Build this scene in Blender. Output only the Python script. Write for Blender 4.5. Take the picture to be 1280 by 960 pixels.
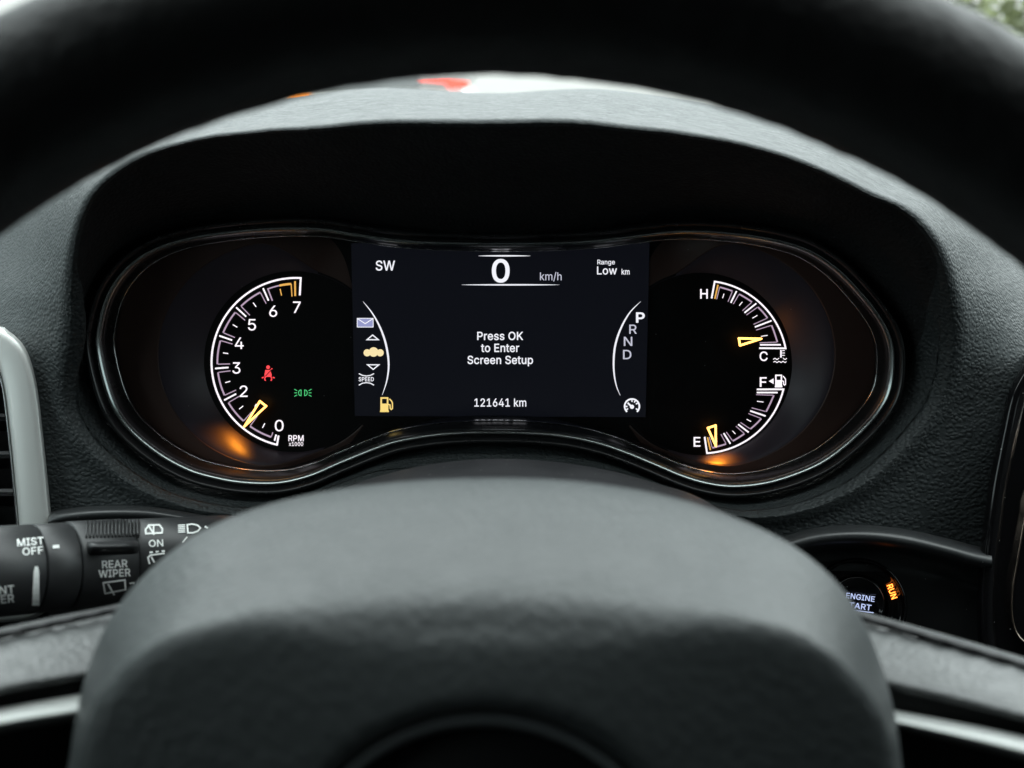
import bpy, bmesh, math, random
from mathutils import Vector, Matrix, noise
rng = random.Random(7)
SC = bpy.context.scene
COL = SC.collection
for o in list(bpy.data.objects):
    bpy.data.objects.remove(o)

# ------------------------------------------------------------------ camera, light, exposure
PITCH = 18.0
EYE = Vector((0, 0, 1.5))
F = 1286.0                                   # focal length in photograph pixels (1280 wide)
cam = bpy.data.cameras.new('camera')
cam.sensor_width = 36.0
cam.lens = 36.0 * F / 1280.0
cam.clip_start = 0.01
cam.clip_end = 500
cam.dof.use_dof = True
cam.dof.focus_distance = 0.462
cam.dof.aperture_fstop = 9.5
cam.dof.aperture_blades = 0
camo = bpy.data.objects.new('camera', cam)
COL.objects.link(camo)
camo.location = EYE
camo.rotation_euler = (math.radians(90 - PITCH), 0, 0)
SC.camera = camo

SKY = 5.6                                    # overcast daylight
w = bpy.data.worlds.new('World')
SC.world = w
w.use_nodes = True
bg = w.node_tree.nodes['Background']
bg.inputs['Color'].default_value = (0.91, 0.99, 1.0, 1)
bg.inputs['Strength'].default_value = SKY

SC.view_settings.view_transform = 'Standard'
SC.view_settings.look = 'None'
SC.view_settings.exposure = 0.0
SC.view_settings.gamma = 1.0
SC.view_settings.use_curve_mapping = False
SC.render.engine = 'CYCLES'
SC.cycles.use_denoising = True
SC.cycles.max_bounces = 8
SC.cycles.diffuse_bounces = 4
SC.cycles.glossy_bounces = 5
SC.cycles.transparent_max_bounces = 12
SC.cycles.sample_clamp_indirect = 6.0

def portal(name, loc, rot, sx, sy):          # a sampling window for the sky, gives no light of its own
    l = bpy.data.lights.new(name, 'AREA')
    l.shape = 'RECTANGLE'; l.size = sx; l.size_y = sy
    l.cycles.is_portal = True
    o = bpy.data.objects.new(name, l)
    o.location = loc; o.rotation_euler = rot
    COL.objects.link(o)

# ------------------------------------------------------------------ helpers
MD = Matrix.Translation(EYE) @ Matrix.Rotation(math.radians(-PITCH), 4, 'X')   # dashboard frame: driver's eye at origin, Y ahead
RD = (math.radians(-PITCH), 0, 0)

def thing(name, label, cat, base=(0, 0, 0), world=False, group=None):
    o = bpy.data.objects.new(name, None)
    o.empty_display_size = 0.02
    COL.objects.link(o)
    b = Vector(base)
    o.location = b if world else MD @ b
    if not world:
        o.rotation_euler = RD
    o['base'] = tuple(b)
    o['label'] = label; o['category'] = cat
    if group: o['group'] = group
    return o

def root_of(o):
    while o.parent: o = o.parent
    return o

def mesh_obj(name, verts, faces, mat, parent=None, smooth=True, label=None, kind=None):
    b = Vector(root_of(parent)['base']) if parent else Vector((0, 0, 0))
    me = bpy.data.meshes.new(name)
    me.from_pydata([tuple(Vector(v) - b) for v in verts], [], faces)
    bm = bmesh.new(); bm.from_mesh(me)
    bmesh.ops.recalc_face_normals(bm, faces=bm.faces)
    bm.to_mesh(me); bm.free()
    me.materials.append(mat)
    for p in me.polygons: p.use_smooth = smooth
    o = bpy.data.objects.new(name, me)
    COL.objects.link(o)
    if parent: o.parent = parent
    if label: o['label'] = label
    if kind: o['kind'] = kind
    return o

class MB:
    def __init__(s): s.v = []; s.f = []
    def add(s, v, f):
        n = len(s.v); s.v += [Vector(p) for p in v]; s.f += [tuple(i + n for i in q) for q in f]
    def loft(s, rows, cu=False, cv=False, cap=False):
        m = len(rows[0]); n = len(s.v)
        for r in rows: s.v += [Vector(p) for p in r]
        R = len(rows)
        for i in range(R if cv else R - 1):
            for j in range(m if cu else m - 1):
                a = n + i * m + j; b = n + i * m + (j + 1) % m
                c = n + ((i + 1) % R) * m + (j + 1) % m; d = n + ((i + 1) % R) * m + j
                s.f.append((a, b, c, d))
        if cap:
            s.f.append(tuple(n + j for j in range(m)))
            s.f.append(tuple(n + (R - 1) * m + j for j in range(m)))
    def tube(s, pts, rad, seg=8, closed=False, cap=True, up=Vector((0, 0, 1)), flat=1.0):
        pts = [Vector(p) for p in pts]; rows = []; N = len(pts)
        for i, p in enumerate(pts):
            a = pts[(i - 1) % N] if (closed or i > 0) else p
            b = pts[(i + 1) % N] if (closed or i < N - 1) else p
            t = (b - a).normalized()
            u = t.cross(up)
            if u.length < 1e-4: u = t.cross(Vector((0, 1, 0)))
            u.normalize(); q = u.cross(t)
            r = rad(i / max(1, N - 1)) if callable(rad) else rad
            rows.append([p + (u * math.cos(k * 2 * math.pi / seg) * flat + q * math.sin(k * 2 * math.pi / seg)) * r for k in range(seg)])
        s.loft(rows, cu=True, cv=closed, cap=cap and not closed)
    def box(s, c, h):
        c = Vector(c)
        v = [c + Vector((x * h[0], y * h[1], z * h[2])) for x in (-1, 1) for y in (-1, 1) for z in (-1, 1)]
        s.add(v, [(0, 1, 3, 2), (4, 6, 7, 5), (0, 4, 5, 1), (2, 3, 7, 6), (0, 2, 6, 4), (1, 5, 7, 3)])
    def build(s, name, mat, parent=None, smooth=True, label=None, kind=None):
        return mesh_obj(name, s.v, s.f, mat, parent, smooth, label, kind)

def catmull(pts, n, closed=False):
    """resample a polyline through a Catmull-Rom spline, n points even in arc length"""
    P = [Vector(p) for p in pts]; N = len(P); out = []
    segs = N if closed else N - 1
    for i in range(segs):
        if closed: a, b, c, d = P[(i - 1) % N], P[i], P[(i + 1) % N], P[(i + 2) % N]
        else: a, b, c, d = P[max(i - 1, 0)], P[i], P[i + 1], P[min(i + 2, N - 1)]
        for k in range(16):
            t = k / 16
            out.append(0.5 * ((2 * b) + (c - a) * t + (2 * a - 5 * b + 4 * c - d) * t * t + (3 * b - a - 3 * c + d) * t ** 3))
    out.append(P[0] if closed else P[-1])
    L = [0]
    for i in range(1, len(out)): L.append(L[-1] + (out[i] - out[i - 1]).length)
    res = []; j = 0
    cnt = n if closed else n - 1
    for i in range(n):
        s_ = L[-1] * i / cnt
        while j < len(L) - 2 and L[j + 1] < s_: j += 1
        q = (s_ - L[j]) / max(1e-12, L[j + 1] - L[j])
        res.append(out[j].lerp(out[j + 1], min(1, max(0, q))))
    return res

def interp(tab, x):
    """smooth (cubic Hermite, no overshoot) table lookup"""
    if x <= tab[0][0]: return tab[0][1]
    if x >= tab[-1][0]: return tab[-1][1]
    n = len(tab)
    def slope(i):
        if i == 0 or i == n - 1: return 0.0
        a = (tab[i][1] - tab[i - 1][1]) / (tab[i][0] - tab[i - 1][0]); b = (tab[i + 1][1] - tab[i][1]) / (tab[i + 1][0] - tab[i][0])
        return 0.0 if a * b <= 0 else 2 * a * b / (a + b)
    for i in range(n - 1):
        (a, va), (b, vb) = tab[i], tab[i + 1]
        if x <= b:
            h = b - a; t = (x - a) / h; m0, m1 = slope(i) * h, slope(i + 1) * h
            return va * (2 * t ** 3 - 3 * t * t + 1) + m0 * (t ** 3 - 2 * t * t + t) + vb * (3 * t * t - 2 * t ** 3) + m1 * (t ** 3 - t * t)

def px(x, y, d):                              # a point d metres ahead of the eye, seen at (x, y)
    return Vector(((x - 640) / F * d, d, (480 - y) / F * d))

# the tilted plane of the instrument cluster
TA = math.radians(8.3)
EV = Vector((0, -math.sin(TA), math.cos(TA))); NC = Vector((0, -math.cos(TA), -math.sin(TA))); P0 = Vector((0, 0.4744, 0))
def cl(x, y, h=0.0):
    D = Vector(((x - 640) / F, 1, (480 - y) / F))
    return D * ((P0 + NC * h).dot(NC) / D.dot(NC))
def to_uv(p):
    q = p - P0
    return q.x, q.dot(EV)
def uvh(u, v, h): return P0 + Vector((1, 0, 0)) * u + EV * v + NC * h

# ------------------------------------------------------------------ materials
def principled(name, col, rough=0.5, metal=0.0, spec=0.5, coat=0.0, emis=None, es=1.0):
    m = bpy.data.materials.new(name); m.use_nodes = True
    b = m.node_tree.nodes['Principled BSDF']
    b.inputs['Base Color'].default_value = (*col, 1)
    b.inputs['Roughness'].default_value = rough
    b.inputs['Metallic'].default_value = metal
    b.inputs['Specular IOR Level'].default_value = spec
    b.inputs['Coat Weight'].default_value = coat
    b.inputs['Coat Roughness'].default_value = 0.05
    if emis:
        b.inputs['Emission Color'].default_value = (*emis, 1)
        b.inputs['Emission Strength'].default_value = es
    return m
def nd(m, t, **kw):
    n = m.node_tree.nodes.new(t)
    for k, v in kw.items():
        if k in n.inputs: n.inputs[k].default_value = v
        else: setattr(n, k, v)
    return n
def lk(m, a, b): m.node_tree.links.new(a, b)

def leather(name, col, rough, scale, depth, spec=0.5, stretch=(1, 1, 1), var=0.12):
    m = principled(name, col, rough, spec=spec)
    b = m.node_tree.nodes['Principled BSDF']
    tc = nd(m, 'ShaderNodeTexCoord')
    mp = nd(m, 'ShaderNodeMapping'); mp.inputs['Scale'].default_value = stretch
    lk(m, tc.outputs['Object'], mp.inputs['Vector'])
    nz = nd(m, 'ShaderNodeTexNoise', Scale=scale * 0.55, Detail=2.0)
    lk(m, mp.outputs['Vector'], nz.inputs['Vector'])
    sub = nd(m, 'ShaderNodeVectorMath', operation='MULTIPLY_ADD')
    sub.inputs[1].default_value = (0.9 / scale,) * 3
    lk(m, nz.outputs['Color'], sub.inputs[0]); lk(m, mp.outputs['Vector'], sub.inputs[2])
    vo = nd(m, 'ShaderNodeTexVoronoi', feature='F1', Scale=scale)
    lk(m, sub.outputs['Vector'], vo.inputs['Vector'])
    mr = nd(m, 'ShaderNodeMapRange', interpolation_type='SMOOTHSTEP')
    mr.inputs['From Min'].default_value = 0.75; mr.inputs['From Max'].default_value = 0.15
    lk(m, vo.outputs['Distance'], mr.inputs['Value'])
    n2 = nd(m, 'ShaderNodeTexNoise', Scale=scale * 2.2, Detail=3.0)
    lk(m, mp.outputs['Vector'], n2.inputs['Vector'])
    n3 = nd(m, 'ShaderNodeTexNoise', Scale=scale * 0.3, Detail=2.0)
    lk(m, mp.outputs['Vector'], n3.inputs['Vector'])
    a1 = nd(m, 'ShaderNodeMath', operation='MULTIPLY_ADD'); a1.inputs[1].default_value = 0.35
    lk(m, n2.outputs['Fac'], a1.inputs[0]); lk(m, mr.outputs['Result'], a1.inputs[2])
    a2 = nd(m, 'ShaderNodeMath', operation='MULTIPLY_ADD'); a2.inputs[1].default_value = 1.2
    lk(m, n3.outputs['Fac'], a2.inputs[0]); lk(m, a1.outputs['Value'], a2.inputs[2])
    bp = nd(m, 'ShaderNodeBump', Strength=1.0, Distance=depth)
    lk(m, a2.outputs['Value'], bp.inputs['Height']); lk(m, bp.outputs['Normal'], b.inputs['Normal'])
    # wear: slight roughness variation
    r = nd(m, 'ShaderNodeMapRange'); r.inputs['To Min'].default_value = rough - var; r.inputs['To Max'].default_value = rough + var
    lk(m, n3.outputs['Fac'], r.inputs['Value']); lk(m, r.outputs['Result'], b.inputs['Roughness'])
    return m

def dusty(m, scale=500, thr=0.10, share=0.06, col=(0.35, 0.35, 0.33)):
    """single specks of dust lying on a glossy surface"""
    b = m.node_tree.nodes['Principled BSDF']
    tc = nd(m, 'ShaderNodeTexCoord')
    vo = nd(m, 'ShaderNodeTexVoronoi', Scale=scale)
    lk(m, tc.outputs['Object'], vo.inputs['Vector'])
    lt = nd(m, 'ShaderNodeMath', operation='LESS_THAN'); lt.inputs[1].default_value = thr
    lk(m, vo.outputs['Distance'], lt.inputs[0])
    sp = nd(m, 'ShaderNodeSeparateColor'); lk(m, vo.outputs['Color'], sp.inputs['Color'])
    l2 = nd(m, 'ShaderNodeMath', operation='LESS_THAN'); l2.inputs[1].default_value = share
    lk(m, sp.outputs['Red'], l2.inputs[0])
    mu = nd(m, 'ShaderNodeMath', operation='MULTIPLY')
    lk(m, lt.outputs['Value'], mu.inputs[0]); lk(m, l2.outputs['Value'], mu.inputs[1])
    mx = nd(m, 'ShaderNodeMix', data_type='RGBA')
    mx.inputs['A'].default_value = b.inputs['Base Color'].default_value; mx.inputs['B'].default_value = (*col, 1)
    mx.inputs[6].default_value = b.inputs['Base Color'].default_value; mx.inputs[7].default_value = (*col, 1)
    lk(m, mu.outputs['Value'], mx.inputs[0]); lk(m, mx.outputs[2], b.inputs['Base Color'])
    # film of fine dust: roughness variation
    nz = nd(m, 'ShaderNodeTexNoise', Scale=60.0, Detail=5.0); lk(m, tc.outputs['Object'], nz.inputs['Vector'])
    r0 = b.inputs['Roughness'].default_value
    mr = nd(m, 'ShaderNodeMapRange'); mr.inputs['To Min'].default_value = r0 * 0.7; mr.inputs['To Max'].default_value = r0 * 1.5
    lk(m, nz.outputs['Fac'], mr.inputs['Value']); lk(m, mr.outputs['Result'], b.inputs['Roughness'])
    return m

def emit(name, col, s=1.0):
    m = bpy.data.materials.new(name); m.use_nodes = True
    b = m.node_tree.nodes['Principled BSDF']
    b.inputs['Base Color'].default_value = (0.02, 0.02, 0.02, 1)
    b.inputs['Emission Color'].default_value = (*col, 1); b.inputs['Emission Strength'].default_value = s
    b.inputs['Roughness'].default_value = 0.6
    return m

M = {}
M['leather'] = leather('dash leather', (0.027, 0.032, 0.033), 0.57, 600, 0.00030, spec=0.27, stretch=(0.75, 1, 1))
M['hub'] = leather('airbag soft plastic', (0.040, 0.046, 0.047), 0.48, 430, 0.00012, var=0.05)
M['rim'] = leather('rim leather', (0.0055, 0.0058, 0.006), 0.55, 420, 0.0001, spec=0.33)
M['grip'] = leather('spoke leather', (0.045, 0.048, 0.048), 0.42, 520, 0.00012)
M['piano'] = dusty(principled('gloss black', (0.004, 0.004, 0.0045), 0.10, spec=0.5), 420, 0.12, 0.05)
M['bezel'] = dusty(principled('bezel gloss black', (0.006, 0.0065, 0.007), 0.26, spec=0.5), 600, 0.09, 0.03)
M['black'] = principled('matt black plastic', (0.008, 0.008, 0.009), 0.55)
M['painted_shade'] = leather('hood lining', (0.013, 0.0135, 0.014), 0.7, 600, 0.0002, spec=0.25)  # hood leather in a darker colour: the shade under the hood painted in
M['dark'] = principled('dark moulded plastic', (0.022, 0.023, 0.024), 0.42)
M['trim'] = dusty(principled('satin black trim', (0.026, 0.028, 0.029), 0.34), 420, 0.10, 0.04)
M['face'] = dusty(principled('dial face black', (0.0025, 0.0022, 0.0024), 0.5, spec=0.2), 300, 0.06, 0.02)
M['lobe'] = dusty(principled('outer dial brown black', (0.046, 0.023, 0.018), 0.42, spec=0.4), 300, 0.06, 0.02)
M['bowl'] = dusty(principled('bowl gloss black', (0.036, 0.029, 0.040), 0.42, spec=0.35), 400, 0.06, 0.02)
M['chrome'] = principled('chrome', (0.72, 0.74, 0.74), 0.12, metal=1.0)
M['copper'] = principled('warm chrome', (0.60, 0.47, 0.38), 0.18, metal=1.0)
M['silver'] = principled('satin silver paint', (0.62, 0.63, 0.61), 0.42, metal=0.45)
M['barsilver'] = principled('satin silver spoke trim', (0.28, 0.29, 0.28), 0.42, metal=0.5)
M['badge'] = principled('badge ring', (0.16, 0.17, 0.175), 0.35)
M['darkchrome'] = principled('smoked chrome', (0.32, 0.35, 0.345), 0.24, metal=1.0)
M['white'] = emit('backlit white', (1.0, 0.93, 1.0), 1.15)
M['pink'] = emit('backlit mauve', (0.50, 0.37, 0.50), 0.95)
M['amberprint'] = emit('backlit amber', (0.85, 0.45, 0.10), 1.0)
M['needle'] = emit('needle amber', (1.0, 0.47, 0.11), 3.6)
M['red'] = emit('tell-tale red', (1.0, 0.07, 0.08), 1.2)
M['green'] = emit('tell-tale green', (0.10, 0.75, 0.25), 0.9)
M['swhite'] = emit('screen white', (0.92, 0.93, 1.0), 1.0)
M['sgrey'] = emit('screen pale grey', (0.62, 0.63, 0.75), 0.9)
M['slilac'] = emit('screen lilac', (0.30, 0.32, 0.58), 1.0)
M['scream'] = emit('screen cream', (0.95, 0.78, 0.42), 1.0)
M['syellow'] = emit('screen yellow', (1.0, 0.72, 0.22), 1.0)
M['screen'] = principled('lcd glass', (0.004, 0.004, 0.005), 0.30, spec=0.4, emis=(0.0032, 0.0037, 0.0060), es=1.0)
M['print'] = principled('white lettering', (0.86, 0.88, 0.86), 0.6)
M['btext'] = emit('button blue white', (0.55, 0.65, 1.0), 1.0)
M['orange'] = emit('run lamp orange', (1.0, 0.22, 0.03), 5.0)

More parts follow.
